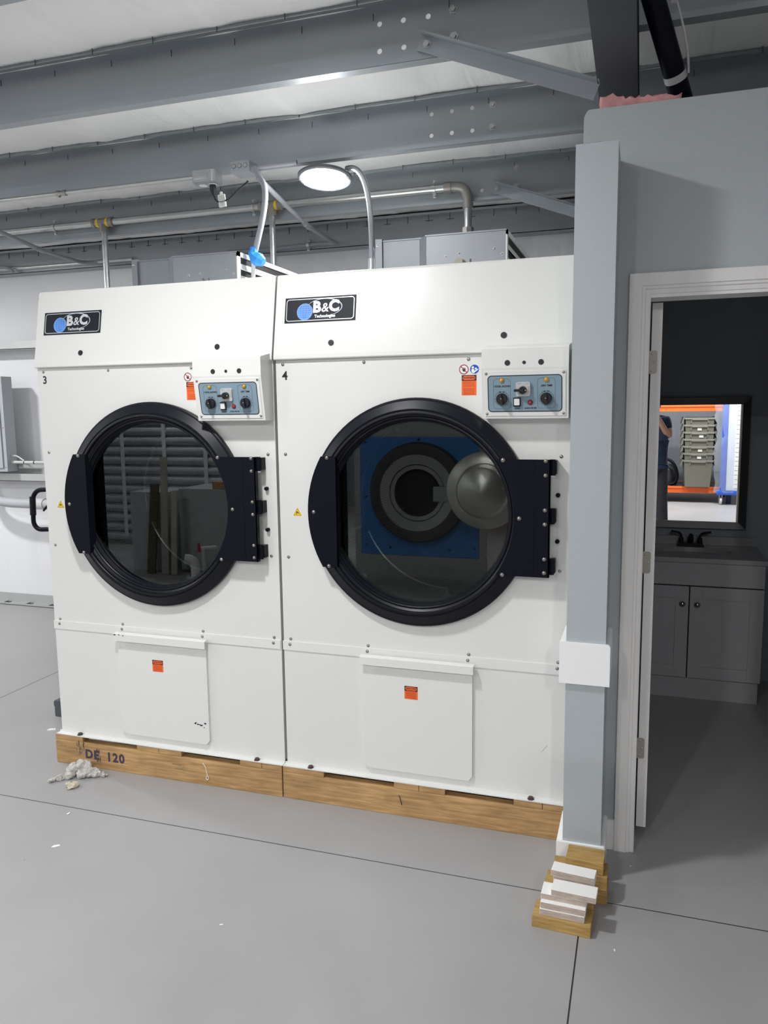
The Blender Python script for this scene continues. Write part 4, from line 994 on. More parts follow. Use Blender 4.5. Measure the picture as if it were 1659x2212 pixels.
mb = MB(); mb.tube([lo(-0.966, 4.485, 2.66), lo(-0.966, 4.485, 2.63)], 0.034, 8); mb.tube([lo(-0.966, 4.485, 2.635), lo(-0.966, 4.485, 2.56)], 0.028, 14); part(mb, 'union', mat('dull_iron_fitting', (0, 0, 0)), gx, 40)
for x in (-3.391, -2.178):
    mb = MB(); mb.tube([lo(x - .075, 4.485, 2.886), lo(x + .075, 4.485, 2.886)], 0.0275, 18); mb.tube([lo(x - .078, 4.485, 2.886), lo(x - .058, 4.485, 2.886)], 0.030, 18); mb.tube([lo(x + .058, 4.485, 2.886), lo(x + .078, 4.485, 2.886)], 0.030, 18); mb.tube([lo(x + .004, 4.485, 2.886), lo(x + .004, 4.485, 2.825)], 0.0275, 18)
    te = part(mb, 'tee', mat('dull_iron_fitting', (0, 0, 0)), gx, 40)
    for s in (-.036, .036):
        mb = MB(); mb.tube([lo(x + s - .008, 4.485, 2.886), lo(x + s + .008, 4.485, 2.886)], 0.0283, 18); part(mb, 'yellow_tag', YELLOW, te, 40)
    mb = MB(); mb.tube([lo(x + .004, 4.485, 2.84), lo(x + .004, 4.485, 1.2)], 0.0185, 16); part(mb, 'drop_pipe', GALVB, gx, 40)
for x in (-3.78, -2.30, -1.16): strap(gx, lo(x, 4.485, 2.886), 0.0215)

ZC = 2.846
em = thing('conduit', (-2.2, 3.735, ZC), 'thin galvanized conduit along the purlin foot, running left to the outlet box', 'conduit')
mb = MB(); mb.tube([(-6, 0, 0.012), (-0.02, 0, 0.012)], 0.0105, 12); part(mb, 'tube', GALVB, em, 40)
mb = MB(); mb.lathe([(0.011, -0.03), (0.016, -0.03), (0.016, -0.012), (0.013, -0.01), (0.013, 0.01), (0.016, 0.012), (0.016, 0.03), (0.011, 0.03)], (-0.885, 0, 0.012), 'x', 14); mb.box(-0.905, -0.895, -.004, .004, -.008, 0.0); mb.tube([(-0.868, -.016, .012), (-.868, .016, .012)], 0.004, 8)
part(mb, 'coupling', CHROME, em, 40)
ob = thing('outlet_box', (-2.16, 3.715, 2.84), 'round-cornered weatherproof outlet box with a black plug in it', 'electrical box')
mb = MB(); mb.prism(rrect(0.135, 0.10, 0.022, 4, 0.0, 0.0), -0.028, 0.030, 'z'); mb.box(-0.045, 0.030, -0.052, -0.046, -0.016, 0.020, bev=0.004)
part(mb, 'body', mat('cast_aluminium', (0.48, 0.49, 0.50), 0.35, 0.6), ob, 50)
mb = MB(); mb.prism(rrect(0.125, 0.088, 0.02, 4, 0.0, 0.0), -0.032, -0.028, 'z'); part(mb, 'cover', GALV, ob)
for s in (-1, 1):
    mb = MB(); mb.lathe([(0.0001, -0.0345), (0.021, -0.0345), (0.022, -0.032)], (s * 0.027 + .002, 0.0, 0), 'z', 20); part(mb, 'socket', PAPERW, ob)
mb = MB(); mb.tube([(0.029, 0, -0.034), (0.030, 0, -0.060), (0.033, -0.002, -0.078), (0.038, -0.004, -0.092)], [0.017, 0.017, 0.012, 0.005], 14)
mb.tube(bez((0.038, -0.004, -0.090), (0.045, -0.01, -0.135), (0.10, -0.01, -0.135), (0.150, -0.005, -0.095), 14) + bez((0.150, -0.005, -0.095), (0.18, 0, -0.07), (0.20, 0.01, -0.05), (0.222, 0.02, -0.028), 8)[1:], 0.0045, 8)
cdo = mb.build('power_cord', INK, None, None, 40); cdo.location = ob.location; tag(cdo, 'black plug and cord hanging from the outlet box to the knockout box', 'cable')
mb = MB(); F = Frame((-2.076, 3.708, 2.722), (1, 0, 0.10), (-0.10, 0, 1))
F.plate(mb, rrect(0.040, 0.062, 0.003, 2), -0.004, 0.004, 0)
for k in range(5): F.plate(mb, [(-.0155 + k * .0072, -.026), (-.0125 + k * .0072, -.026), (-.0125 + k * .0072, .024), (-.0155 + k * .0072, .024)], 0.004, 0.006, 1)
F.plate(mb, [(-.008, .030), (.008, .030), (.006, .044), (-.006, .044)], -.003, .003, 0)
tg = mb.build('cord_tag', [PAPERW, LGREY], None, (-2.076, 3.708, 2.722)); tag(tg, 'small white ribbed tag hanging on the black power cord', 'tag')
jb = thing('knockout_box', (-1.950, 3.70, 2.865), 'square steel box with three round knockouts beside the lamp', 'electrical box')
mb = MB(); mb.box(-0.052, 0.052, -0.03, 0.075, -0.026, 0.028, bev=0.002); part(mb, 'body', GALV, jb)
for s in (-0.032, 0, 0.032):
    mb = MB(); F = Frame((0, -0.0302, 0)); F.ring(mb, s, 0.004, 0.0095, 0.0115, 0, 0.0008, 1, 20); F.disc(mb, s, 0.004, 0.0095, 0, 0.0016, 0, 20); part(mb, 'knockout', [GALVB, GALVD], jb)
mb = MB(); mb.tube([(0.052, 0.0, -0.006), (0.078, 0.0, -0.008)], 0.015, 14); mb.tube([(0.068, 0, -.004), (0.085, 0, -0.032), (0.092, 0, -0.055)], 0.0165, 14); part(mb, 'connector', PVC, jb, 40)
mb = MB(); mb.tube([(0.085, 0.0, -0.004), (0.29, 0.02, 0.004)], 0.0115, 14)
o = mb.build('conduit', PVC, None, None, 40); o.location = jb.location; tag(o, 'short grey conduit from the knockout box to the lit lamp', 'conduit')
# grey whip with blue tape
fx = thing('grey_conduit', (-1.84, 3.66, 2.80), 'curved grey conduit hanging from the knockout box, end wrapped in blue tape', 'conduit')
mb = MB(); mb.tube(bez((-0.020, 0.035, 0.012), (0.075, 0.0, -0.05), (0.035, -0.06, -0.24), (-0.014, -0.06, -0.40), 18), 0.0145, 14); part(mb, 'tube', PVC, fx, 50)
mb = MB(); mb.tube([(-0.008, -0.06, -0.345), (-0.013, -0.062, -0.375), (0.0, -0.065, -0.395), (0.02, -0.066, -0.408), (0.045, -0.066, -0.422)], [0.018, 0.026, 0.033, 0.034, 0.020], 8); mb.tube([(0.040, -.066, -.405), (0.052, -.066, -.400)], [0.010, 0.004], 6, 1)
part(mb, 'tape_wrap', [TAPEB, PAPERW], fx)
mb = MB(); mb.tube([(-0.014, -0.06, -0.39), (-0.018, -0.06, -0.50)], 0.011, 10); part(mb, 'tube_end', LGREY, fx, 40)
def conduit(path, r, label, couplings=(), m=None):
    c = thing('conduit', path[0], label, 'conduit'); p0 = Vector(path[0])
    mb = MB(); mb.tube([Vector(p) - p0 for p in path], r, 12); part(mb, 'tube', m or PVC, c, 40)
    for p, d in couplings:
        p = Vector(p) - p0; d = Vector(d).normalized(); mb = MB(); mb.tube([p - d * .05, p + d * .05], r + .004, 12); part(mb, 'coupling', m or PVC, c, 40)
    return c
pth = [(-1.86, 3.70, 2.806), (-1.965, 4.53, 2.762)] + bez((-2.035, 5.10, 2.785), (-2.05, 5.235, 2.798), (-2.06, 5.245, 2.80), (-2.18, 5.245, 2.805), 8) + [(-2.60, 5.245, 2.797), (-2.9, 5.245, 2.80)]
c_ = conduit(pth, 0.0135, 'grey conduit slanting from the knockout box and bent along the back wall', [((-1.965, 4.53, 2.762), (-.12, .83, .0))])
strap(c_, Vector((-2.27, 5.245, 2.804)) - Vector(pth[0]), 0.0135)
pth = [(-3.775, 3.70, 2.800), (-3.95, 4.53, 2.765)] + bez((-4.13, 5.10, 2.80), (-4.16, 5.22, 2.805), (-4.12, 5.245, 2.806), (-4.03, 5.245, 2.806), 8)
conduit(pth, 0.0135, 'grey conduit slanting from upper left to the back wall, left of the dryers', [((-3.95, 4.53, 2.765), (-.16, .83, .0))])
conduit([(-7.0, 5.245, 2.812), (-3.72, 5.245, 2.808)], 0.0135, 'bright horizontal conduit high on the back wall, ending behind the left burner box', (), GALVB)
pth = bez((-6.2, 5.0, 2.85), (-5.0, 5.2, 2.84), (-4.85, 5.2, 2.84), (-4.82, 5.215, 2.775), 8)
conduit(pth, 0.0135, 'short grey conduit elbow at the left edge high on the back wall')
cu = bez((-1.420, 3.78, 2.83), (-1.29, 3.70, 2.83), (-1.235, 3.62, 2.62), (-1.222, 3.56, 2.33), 22)
fxc = thing('flexible_conduit', cu[0], 'shiny flexible metal conduit curving from the lamp down to the right burner box', 'conduit')
mb = MB(); rr_ = []; pts_ = []
for i in range(len(cu) - 1):
    for k in range(6):
        pts_.append(cu[i].lerp(cu[i + 1], k / 6) - cu[0]); rr_.append(0.0122 if (i * 6 + k) % 2 else 0.0136)
mb.tube(pts_, rr_, 14); part(mb, 'armoured_hose', mat('bright_armour', (0.58, 0.60, 0.63), 0.25, 0.85), fxc, 60)
mb = MB(); e = cu[-1] - cu[0]; mb.tube([e + Vector((0, 0, .02)), e + Vector((0, 0, -.05))], 0.017, 12); part(mb, 'fitting', GALVB, fxc, 40)

# ------------------------------------------------------------------ back wall on the left: girts, base channel, switchgear, jack handle
def girt(z, label):
    t = thing('wall_girt', (0, 5.23, z), label, 'wall beam', 'galvanized girts on the back wall')
    mb = MB(); mb.box(X0P, -0.3, 0.0, 0.165, 0.0, 0.004); mb.box(X0P, -0.3, 0.0, 0.004, 0.0, 0.062); part(mb, 'girt_channel', mat('pale_galvanized', (0.50, 0.51, 0.50), 0.45, 0.3), t)
girt(2.175, 'upper girt across the back wall, level with the dryer cowl')
girt(1.095, 'lower girt across the back wall, beneath the electrical cabinet')
bc = thing('base_channel', (0, 5.31, 0), 'galvanized base channel along the foot of the back wall', 'channel')
mb = MB(); mb.box(X0P, -0.3, 0.0, 0.085, 0.0, 0.004); mb.box(X0P, -0.3, 0.080, 0.084, 0.0, 0.085); mb.box(X0P, -0.3, 0.0, 0.004, 0, 0.018); part(mb, 'channel', mat('pale_galvanized', (0, 0, 0)), bc)
x = -6.5
while x < -3.5:
    mb = MB(); mb.box(x, x + .006, 0.002, 0.079, 0.004, 0.012); mb.box(x + .03, x + .036, 0.02, 0.079, 0.004, 0.010); part(mb, 'clip', GALVD, bc); x += 0.24
ec = thing('electrical_cabinet', (-5.05, 5.14, 1.18), 'grey steel electrical cabinet cut off by the left edge, on the back wall', 'electrical box')
mb = MB(); mb.box(-0.55, 0.095, 0.0, 0.11, 0.0, 0.775, bev=0.003); part(mb, 'enclosure', mat('cabinet_grey', (0.38, 0.41, 0.43), 0.4), ec)
mb = MB(); F = Frame((0, -0.0002, 0)); mb.box(-0.53, 0.060, -0.012, 0, 0.03, 0.745, bev=0.003); F.outline(mb, rrect(0.53, 0.63, 0.02, 4, -0.245, 0.37), 0.004, 0.012, 0.013); part(mb, 'door', mat('cabinet_grey', (0, 0, 0)), ec)
for z in (0.735, 0.36, 0.035): screw(ec, F, 0.078, z, 0.005)
mb = MB(); mb.tube([(0.095, 0.055, 0.075), (0.115, 0.055, 0.075)], 0.016, 10); mb.tube([(0.095, 0.055, 0.130), (0.11, 0.055, 0.130)], 0.012, 10); part(mb, 'gland', LGREY, ec, 40)
mb = MB(); mb.box(-0.60, 0.55, 0.115, 0.156, 0.02, 0.06); 
part(mb, 'mounting_rail', mat('pale_galvanized', (0, 0, 0)), ec)
cab = thing('cable_run', (-4.93, 5.195, 1.255), 'grey cable leaving the cabinet side towards the left dryer', 'cable')
mb = MB(); mb.tube([(-.01, 0, 0), (0.9, 0.01, 0.0)], 0.0125, 12); part(mb, 'cable', LGREY, cab, 40)
mb = MB(); mb.tube(bez((-.015, 0, 0.056), (0.045, 0, 0.056), (0.06, 0, 0.03), (0.10, 0, 0.012), 10), 0.006, 8); part(mb, 'branch_cable', LGREY, cab, 40)
mb = MB(); mb.tube([(0.097, 0, 0), (0.103, 0, 0)], 0.0138, 12); mb.tube([(0.197, 0, 0), (0.203, 0, 0)], 0.0138, 12); part(mb, 'tie', INK, cab)
big = bez((-5.36, 5.185, 1.172), (-5.36, 5.185, 0.97), (-5.22, 5.185, 0.915), (-4.88, 5.185, 0.915), 16) + [Vector((-4.2, 5.185, 0.915))]
bg = thing('large_conduit', big[0], 'thick grey conduit curving from the cabinet along the back wall', 'conduit')
mb = MB(); mb.tube([p - big[0] for p in big], 0.040, 18); part(mb, 'tube', mat('pale_grey_pvc', (0.44, 0.45, 0.47), 0.45), bg, 40)
mb = MB(); p = Vector((-4.74, 5.185, .915)) - big[0]; mb.tube([p, p + Vector((.10, 0, 0))], 0.047, 18); part(mb, 'coupling', LGREY, bg, 40)
# hand pallet truck parked behind the left dryer: only its handle loop shows
hj = thing('pallet_jack', (-3.70, 4.72, 0), 'black loop handle of a pallet jack parked behind the left dryer', 'pallet jack')
hx, hz = -0.56, 0.945; loopp = []
for (a, b) in rrect(0.40, 0.30, 0.075, 6, 0.0, 0.0): loopp.append((hx + 0.12 + a + b * 0.06, 0.0, hz + b - a * -0.06))
mb = MB(); lp = loopp + [loopp[0]]; mb.tube(lp, 0.017, 12, cap=False); part(mb, 'handle_loop', BLACKM, hj, 50)
mb = MB(); mb.tube([(hx - 0.083, 0, hz - 0.05), (hx - 0.078, 0, hz + 0.09)], 0.0225, 12); part(mb, 'grip', BLACK, hj, 50)
mb = MB(); mb.tube(bez((hx + 0.20, 0, hz + 0.045), (hx + 0.10, 0, hz + 0.05), (hx + 0.05, 0, hz + 0.03), (hx + 0.015, 0, hz - 0.015), 8), [0.012] * 5 + [0.011, 0.010, 0.009, 0.007], 8); part(mb, 'release_lever', BLACKM, hj, 50)
mb = MB(); mb.tube([(hx + 0.30, 0, hz + 0.02), (0.02, 0, 0.35), (0.05, 0, 0.22)], 0.022, 12); part(mb, 'tow_bar', RED, hj, 40)
mb = MB(); mb.box(0.0, 0.16, -0.13, 0.13, 0.10, 0.42, bev=0.02); part(mb, 'pump_body', RED, hj)
for s in (-1, 1):
    mb = MB(); mb.prism([(0.15, 0.055), (1.25, 0.03), (1.33, 0.06), (1.25, 0.08), (0.15, 0.10)], s * 0.19 - 0.075, s * 0.19 + 0.075, 'y'); part(mb, 'fork', RED, hj)
    mb = MB(); mb.lathe([(0.03, -0.025), (0.10, -0.025), (0.10, 0.025), (0.03, 0.025)], (0.05, s * 0.06, 0.10), 'y', 20, closed=True); part(mb, 'wheel', BLACKM, hj, 40)
    mb = MB(); mb.lathe([(0.01, -0.05), (0.03, -0.05), (0.03, 0.05), (0.01, 0.05)], (1.15, s * 0.19, 0.03), 'y', 14, closed=True); part(mb, 'roller', BLACKM, hj, 40)
mb = MB(); mb.box(-0.045, 0.045, -0.05, 0.05, 0, 0.09, bev=0.003); mb.box(-0.047, 0.047, -0.052, -0.05, 0.06, 0.085)
o = mb.build('metal_block', mat('dark_steel_block', (0.10, 0.11, 0.12), 0.4, 0.4)); o.location = (-2.985, 3.40, 0); tag(o, 'small dark steel block on the floor, left of the left dryer', 'metal block')

# ------------------------------------------------------------------ restroom: vanity, tap, mirror
vx0, vx1, vy = -0.10, 0.654, 4.580
va = thing('vanity', (0.28, vy, 0), 'grey shaker vanity with stone top and basin in the dark restroom', 'vanity')
vl = lambda x: x - 0.28
mb = MB(); mb.box(vl(vx0), vl(vx1), 0.020, 0.44, 0.128, 0.792); mb.box(vl(vx0), vl(vx1) - 0.006, 0.034, 0.44, 0.0, 0.128)
mb.box(vl(vx0), vl(vx1) - 0.004, 0.0185, 0.0198, 0.128, 0.792, 1)  # dark sheet painting the shade in the gaps between the fronts
part(mb, 'carcass', [VANITY, DARK], va)
mb = MB(); mb.box(vl(vx0), vl(vx1), 0.0, 0.020, 0.6635, 0.790, bev=0.002); part(mb, 'drawer_front', VANITY, va)
for a, b, kx in ((vx0, 0.272, 0.239), (0.2785, vx1, 0.317)):
    mb = MB(); a_, b_ = vl(a), vl(b); z0, z1 = 0.131, 0.656; w = 0.068
    mb.box(a_, a_ + w, 0, 0.020, z0, z1, bev=0.0012); mb.box(b_ - w, b_, 0, 0.020, z0, z1, bev=0.0012); mb.box(a_ + w, b_ - w, 0, 0.020, z0, z0 + w, bev=0.0012); mb.box(a_ + w, b_ - w, 0, 0.020, z1 - w, z1, bev=0.0012)
    mb.box(a_ + w - .001, b_ - w + .001, 0.007, 0.020, z0 + w - .001, z1 - w + .001)
    d_ = part(mb, 'shaker_door', VANITY, va)
    mb = MB(); mb.lathe([(0.006, 0.0), (0.006, -0.012), (0.015, -0.018), (0.016, -0.024), (0.011, -0.030), (0.0001, -0.032)], (vl(kx), 0, 0.560), 'y', 20); part(mb, 'knob', CHROME, d_, 50)
def shift(m_):
    m_.v = [(p[0], p[1] - 0.015, p[2] + 0.794) for p in m_.v]; return m_
mb = MB(); hole = [(0.01 + 0.215 * cos(2 * pi * k / 40), 0.235 + 0.125 * sin(2 * pi * k / 40)) for k in range(40)]
vs, fs = sheet_with_holes('c', [(-0.385, 0), (0.382, 0), (0.382, 0.482), (-0.385, 0.482)], [], lambda a, b: (a, b, 0.026), None)
bm = bmesh.new(); ed = []
for lp in ([(-0.385, 0), (0.382, 0), (0.382, 0.482), (-0.385, 0.482)], hole):
    q = [bm.verts.new((a, b, 0.026)) for a, b in lp]
    for i in range(len(q)): ed.append(bm.edges.new((q[i], q[(i + 1) % len(q)])))
bmesh.ops.triangle_fill(bm, edges=ed, use_beauty=True); bm.verts.index_update()
mb.raw([v.co.copy() for v in bm.verts], [tuple(v.index for v in f.verts) for f in bm.faces]); bm.free()
for a, b in (((-0.385, 0), (0.382, 0)), ((0.382, 0), (0.382, 0.482)), ((-0.385, 0), (-0.385, 0.482))): mb.quad([(*a, 0), (*b, 0), (*b, 0.026), (*a, 0.026)])
mb.quad([(-0.385, 0, 0), (0.382, 0, 0), (0.382, 0.482, 0), (-0.385, 0.482, 0)])
for j in range(5):
    s0, s1 = cos(pi / 2 * j / 5), cos(pi / 2 * (j + 1) / 5) + 0.02; z0, z1 = 0.026 - 0.10 * sin(pi / 2 * j / 5), 0.026 - 0.10 * sin(pi / 2 * (j + 1) / 5)
    S_ = lambda p, s: (0.01 + (p[0] - 0.01) * s, 0.235 + (p[1] - 0.235) * s)
    for k in range(40):
        p, q = hole[k], hole[(k + 1) % 40]; mb.quad([(*S_(p, s0), z0), (*S_(q, s0), z0), (*S_(q, s1), z1), (*S_(p, s1), z1)])
ctp = part(shift(mb), 'countertop', COUNTER, va, 30)
mb = MB(); mb.prism([(-0.385, 0.0265), (0.382, 0.0265), (0.382, 0.070), (0.376, 0.077), (-0.385, 0.077)], 0.460, 0.482, 'y'); part(shift(mb), 'splashback', COUNTER, ctp)
fa = thing('tap', (0.292, 4.965, 0.8205), 'black two-handle basin tap on the vanity top', 'tap')
mb = MB(); mb.prism([(-0.078, 0), (0.078, 0), (0.066, 0.022), (-0.066, 0.022)], -0.028, 0.028, 'y'); part(mb, 'base', BLACK, fa)
mb = MB(); mb.tube([(0, 0.005, 0.015), (0, 0.0, 0.055), (0, -0.03, 0.068), (0, -0.09, 0.060), (0, -0.105, 0.048)], [0.017, 0.015, 0.013, 0.012, 0.011], 12); part(mb, 'spout', BLACK, fa, 50)
for s in (-1, 1):
    mb = MB(); mb.tube([(s * .052, 0, 0.015), (s * .052, 0, 0.05)], [0.016, 0.013], 12); mb.tube(bez((s * .052, 0, 0.045), (s * .050, 0, 0.078), (s * .062, 0, 0.082), (s * .112, -0.008, 0.088), 10), 0.0065, 10); part(mb, 'handle', BLACK, fa, 50)
mr = thing('wall_mirror', (0.29, 5.05, 0.92), 'black framed mirror above the vanity reflecting the hall', 'mirror')
mx0, mx1, mz0, mz1 = -0.020 - .29, 0.597 - .29, 0.0, 0.782; w = 0.043
mb = MB()
for (ax, az), (bx, bz), (cx2, cz2), (dx, dz) in (((mx0, mz0), (mx1, mz0), (mx1 - w, mz0 + w), (mx0 + w, mz0 + w)), ((mx0, mz1), (mx1, mz1), (mx1 - w, mz1 - w), (mx0 + w, mz1 - w)),
        ((mx0, mz0), (mx0, mz1), (mx0 + w, mz1 - w), (mx0 + w, mz0 + w)), ((mx1, mz0), (mx1, mz1), (mx1 - w, mz1 - w), (mx1 - w, mz0 + w))):
    mb.quad([(ax, -0.030, az), (bx, -0.030, bz), (cx2, -0.018, cz2), (dx, -0.018, dz)]); mb.quad([(ax, -0.030, az), (bx, -0.030, bz), (bx, -0.0005, bz), (ax, -0.0005, az)]); mb.quad([(cx2, -0.018, cz2), (dx, -0.018, dz), (dx, -0.012, dz), (cx2, -0.012, cz2)])
F = Frame((0, -0.030, 0)); F.outline(mb, [(mx0, mz0), (mx1, mz0), (mx1, mz1), (mx0, mz1)], 0.0035, 0.0, 0.003)
part(mb, 'frame', mat('mirror_frame_black', (0.018, 0.019, 0.020), 0.3), mr)
mb = MB(); mb.box(mx0 + w - .005, mx1 - w + .005, -0.016, -0.0125, mz0 + w - .005, mz1 - w + .005); part(mb, 'mirror_glass', MIRROR, mr)

# ------------------------------------------------------------------ what stands behind the photographer (seen in the mirror and the glass)
RY = -4.20
rk = thing('pallet_rack', (0.0, RY, 0), 'orange-beamed pallet rack reflected in the mirror', 'rack')
for z0, z1 in ((0.165, 0.275), (1.550, 1.655)):
    for yy in (0.0, -1.02):
        mb = MB(); mb.box(-1.45, 1.36, yy - 0.045, yy, z0, z1, bev=0.006); mb.box(-1.45, 1.36, yy, yy + 0.012, z1 - 0.03, z1 - 0.012); part(mb, 'beam', ORANGE, rk)
    mb = MB(); mb.box(-1.45, 1.36, -1.02, -0.045, z1 - 0.02, z1 - 0.008) if z0 < 1 else mb.box(-1.45, 1.36, -1.02, -0.045, z1 - 0.02, z1 - 0.012)
    part(mb, 'deck', mat('wire_deck_dark', (0.04, 0.036, 0.034), 0.6), rk)
for xx in (-1.53, 1.37):
    for yy in (-0.06, -1.06):
        mb = MB(); mb.box(xx, xx + 0.08, yy, yy + 0.07, 0, 2.4, bev=0.004); part(mb, 'upright', mat('rack_blue_grey', (0.05, 0.08, 0.16), 0.5), rk)
for i in range(7):
    z = 0.276 + i * 0.1185; names = ['bottom', 'second from bottom', 'third from bottom', 'middle', 'third from top', 'second from top', 'top']
    t = thing('storage_tote', (0.905, RY - 0.20, z), 'grey nested plastic tote, %s of the stack on the orange rack' % names[i], 'tote', 'nested grey totes on the rack')
    mb = MB(); hgt = 0.46; wb, wt = 0.195, 0.225; lb, lt_ = 0.27, 0.31
    if i < 7:
        q0 = [(-wb, -lb), (wb, -lb), (wb, lb), (-wb, lb)]; q1 = [(-wt, -lt_), (wt, -lt_), (wt, lt_), (-wt, lt_)]
        s_ = 0.0 if i == 0 else 0.745
        A = [(q0[k][0] + (q1[k][0] - q0[k][0]) * s_, q0[k][1] + (q1[k][1] - q0[k][1]) * s_, hgt * s_) for k in range(4)]; B_ = [(*q1[k], hgt) for k in range(4)]
        for k in range(4): mb.quad([A[k], A[(k + 1) % 4], B_[(k + 1) % 4], B_[k]])
        mb.quad(A)
    for k in (-0.13, 0.13): mb.box(k - .01, k + .01, lt_ - .012, lt_ + .006, hgt * .8, hgt - .02)
    part(mb, 'tub', TOTE, t)
    mb = MB(); mb.box(-wt - .012, wt + .012, lt_ - .004, lt_ + .014, hgt - .030, hgt); mb.box(-wt - .012, wt + .012, -lt_ - .014, -lt_ + .004, hgt - .030, hgt); mb.box(-wt - .014, -wt + .004, -lt_, lt_, hgt - .030, hgt); mb.box(wt - .004, wt + .014, -lt_, lt_, hgt - .030, hgt); mb.box(-0.12, 0.12, lt_ + .010, lt_ + .020, hgt - .042, hgt - .004)
    part(mb, 'rim', mat('tote_rim', (0.20, 0.195, 0.16), 0.45), t)
    for s in (-1, 1):
        mb = MB(); mb.prism([(s * (wt + .012), hgt), (s * (wt + .028), hgt + .012), (s * (wt + .055), hgt - .10), (s * (wt + .045), hgt - .112)], -lt_ + .02, lt_ - .02, 'y'); part(mb, 'lid_flap', TOTE, t)
    if i in (1, 2, 4, 5):
        mb = MB(); xx = (0.0, 0.01, 0.02, 0.0, 0.03, 0.0, 0.0)[i]; F = Frame((xx, lt_ + .0015, hgt - .075), (-1, 0, 0), (0, 0, 1)); F.plate(mb, [(-.033, -.022), (.033, -.022), (.033, .022), (-.033, .022)], 0, .0008); part(mb, 'paper_label', PAPERW, t)
vc = thing('vacuum_cleaner', (0.42, RY - 0.42, 0.268), 'black vacuum cleaner with looped hose on the orange rack', 'vacuum cleaner')
mb = MB(); mb.lathe([(0.0001, 0.0), (0.17, 0.0), (0.18, 0.03), (0.18, 0.26), (0.16, 0.30), (0.10, 0.36), (0.0001, 0.37)], (0, 0, 0), 'z', 28); part(mb, 'tank', mat('vacuum_dark', (0.03, 0.032, 0.036), 0.35), vc, 40)
mb = MB(); mb.tube(bez((-0.05, 0.20, 0.46), (0.16, 0.24, 0.50), (0.27, 0.26, 0.02), (0.06, 0.24, 0.025), 20), 0.026, 12); part(mb, 'hose', BLACKM, vc, 40)
# wheeled cart, wrapped in clear plastic
kt = thing('wrapped_cart', (1.34, -3.95, 0), 'blue wheeled cart with white shelves wrapped in clear plastic', 'cart')
kl = lambda x: x - 1.34
mb = MB(); mb.box(kl(1.20), kl(1.62), -0.235, 0.0, 0.165, 0.235, bev=0.02); part(mb, 'deck', BLUEP, kt)
mb = MB(); mb.box(kl(1.245), kl(1.335), -0.08, -0.02, 0.236, 2.0, bev=0.01); part(mb, 'corner_post', BLUEP, kt)
mb = MB(); mb.box(kl(1.336), kl(1.62), -0.215, -0.03, 0.24, 1.98, bev=0.006); part(mb, 'white_panel', mat('white_plastic', (0.85, 0.86, 0.88), 0.4), kt)
mb = MB()
for k in range(22): mb.box(kl(1.46), kl(1.56), -0.031, -0.022, 0.28 + k * 0.075, 0.335 + k * 0.075)
part(mb, 'shelf_slats', PAPERW, kt)
WRAP = bpy.data.materials.new('clear_wrap'); WRAP.use_nodes = True
N_ = WRAP.node_tree.nodes; L_ = WRAP.node_tree.links; N_.remove(N_['Principled BSDF'])
tr_ = N_.new('ShaderNodeBsdfTransparent'); tr_.inputs[0].default_value = (0.85, 0.88, 0.92, 1); gl_ = N_.new('ShaderNodeBsdfPrincipled'); gl_.inputs['Base Color'].default_value = (0.7, 0.74, 0.8, 1); gl_.inputs['Roughness'].default_value = 0.15
mx_ = N_.new('ShaderNodeMixShader'); mx_.inputs[0].default_value = 0.18; L_.new(tr_.outputs[0], mx_.inputs[1]); L_.new(gl_.outputs[0], mx_.inputs[2]); L_.new(mx_.outputs[0], N_['Material Output'].inputs[0])
mb = MB(); rr = random.Random(4); cols = 9; rows = 26; vs = []
for j in range(rows + 1):
    for i in range(cols + 1):
        z = 0.20 + 1.75 * j / rows; x = kl(1.150 + 0.30 * i / cols) + (0.025 * sin(j * 0.55) + 0.02 * rr.uniform(-1, 1)) * (1 - i / cols); vs.append((x, 0.018 + 0.022 * sin(j * .9 + i * 1.3) * rr.random() - (0.09 * (1 - i / cols) ** 3), z))
mb.raw(vs, [(j * (cols + 1) + i, j * (cols + 1) + i + 1, (j + 1) * (cols + 1) + i + 1, (j + 1) * (cols + 1) + i) for j in range(rows) for i in range(cols)]); part(mb, 'plastic_wrap', WRAP, kt, 80)
for xx, yy in ((1.27, -0.06), (1.55, -0.06), (1.27, -0.185), (1.55, -0.185)):
    mb = MB(); mb.lathe([(0.012, -0.016), (0.055, -0.016), (0.06, -0.008), (0.06, 0.008), (0.055, 0.016), (0.012, 0.016)], (kl(xx), yy, 0.06), 'x', 20, closed=True); w_ = part(mb, 'caster_wheel', LGREY, kt, 40)
    mb = MB(); mb.prism([(yy - .022, 0.05), (yy + .022, 0.05), (yy + .035, 0.164), (yy - .035, 0.164)], kl(xx) - .024, kl(xx) - .019, 'x'); mb.prism([(yy - .022, 0.05), (yy + .022, 0.05), (yy + .035, 0.164), (yy - .035, 0.164)], kl(xx) + .019, kl(xx) + .024, 'x'); part(mb, 'caster_fork', GALVB, w_)

# blue washer with its round door standing open
wz = thing('washer_extractor', (-1.905, -0.94, 0), 'blue-fronted washing machine with open round door, reflected in the right dryer glass', 'washing machine')
mb = MB(); mb.box(-0.62, 0.62, -1.2, -0.012, 0.12, 1.62); mb.box(-0.62, 0.62, -0.02, 0.0, 1.42, 1.62); mb.box(-0.62, 0.62, -0.02, 0.0, 0.195, 0.315); mb.box(-0.62, -0.562, -0.02, 0.002, 0.195, 1.62); mb.box(0.555, 0.62, -0.02, 0.002, 0.195, 1.62); mb.box(-0.55, 0.55, -1.1, -0.1, 0.0, 0.12)
part(mb, 'stainless_casing', STEEL, wz)
mb = MB(); mb.box(-0.565, 0.548, -0.02, -0.001, 0.318, 1.405, bev=0.004); bp = part(mb, 'blue_front', BLUEW, wz)
FB = Frame((0, -0.001, 0.905), (-1, 0, 0), (0, 0, 1))
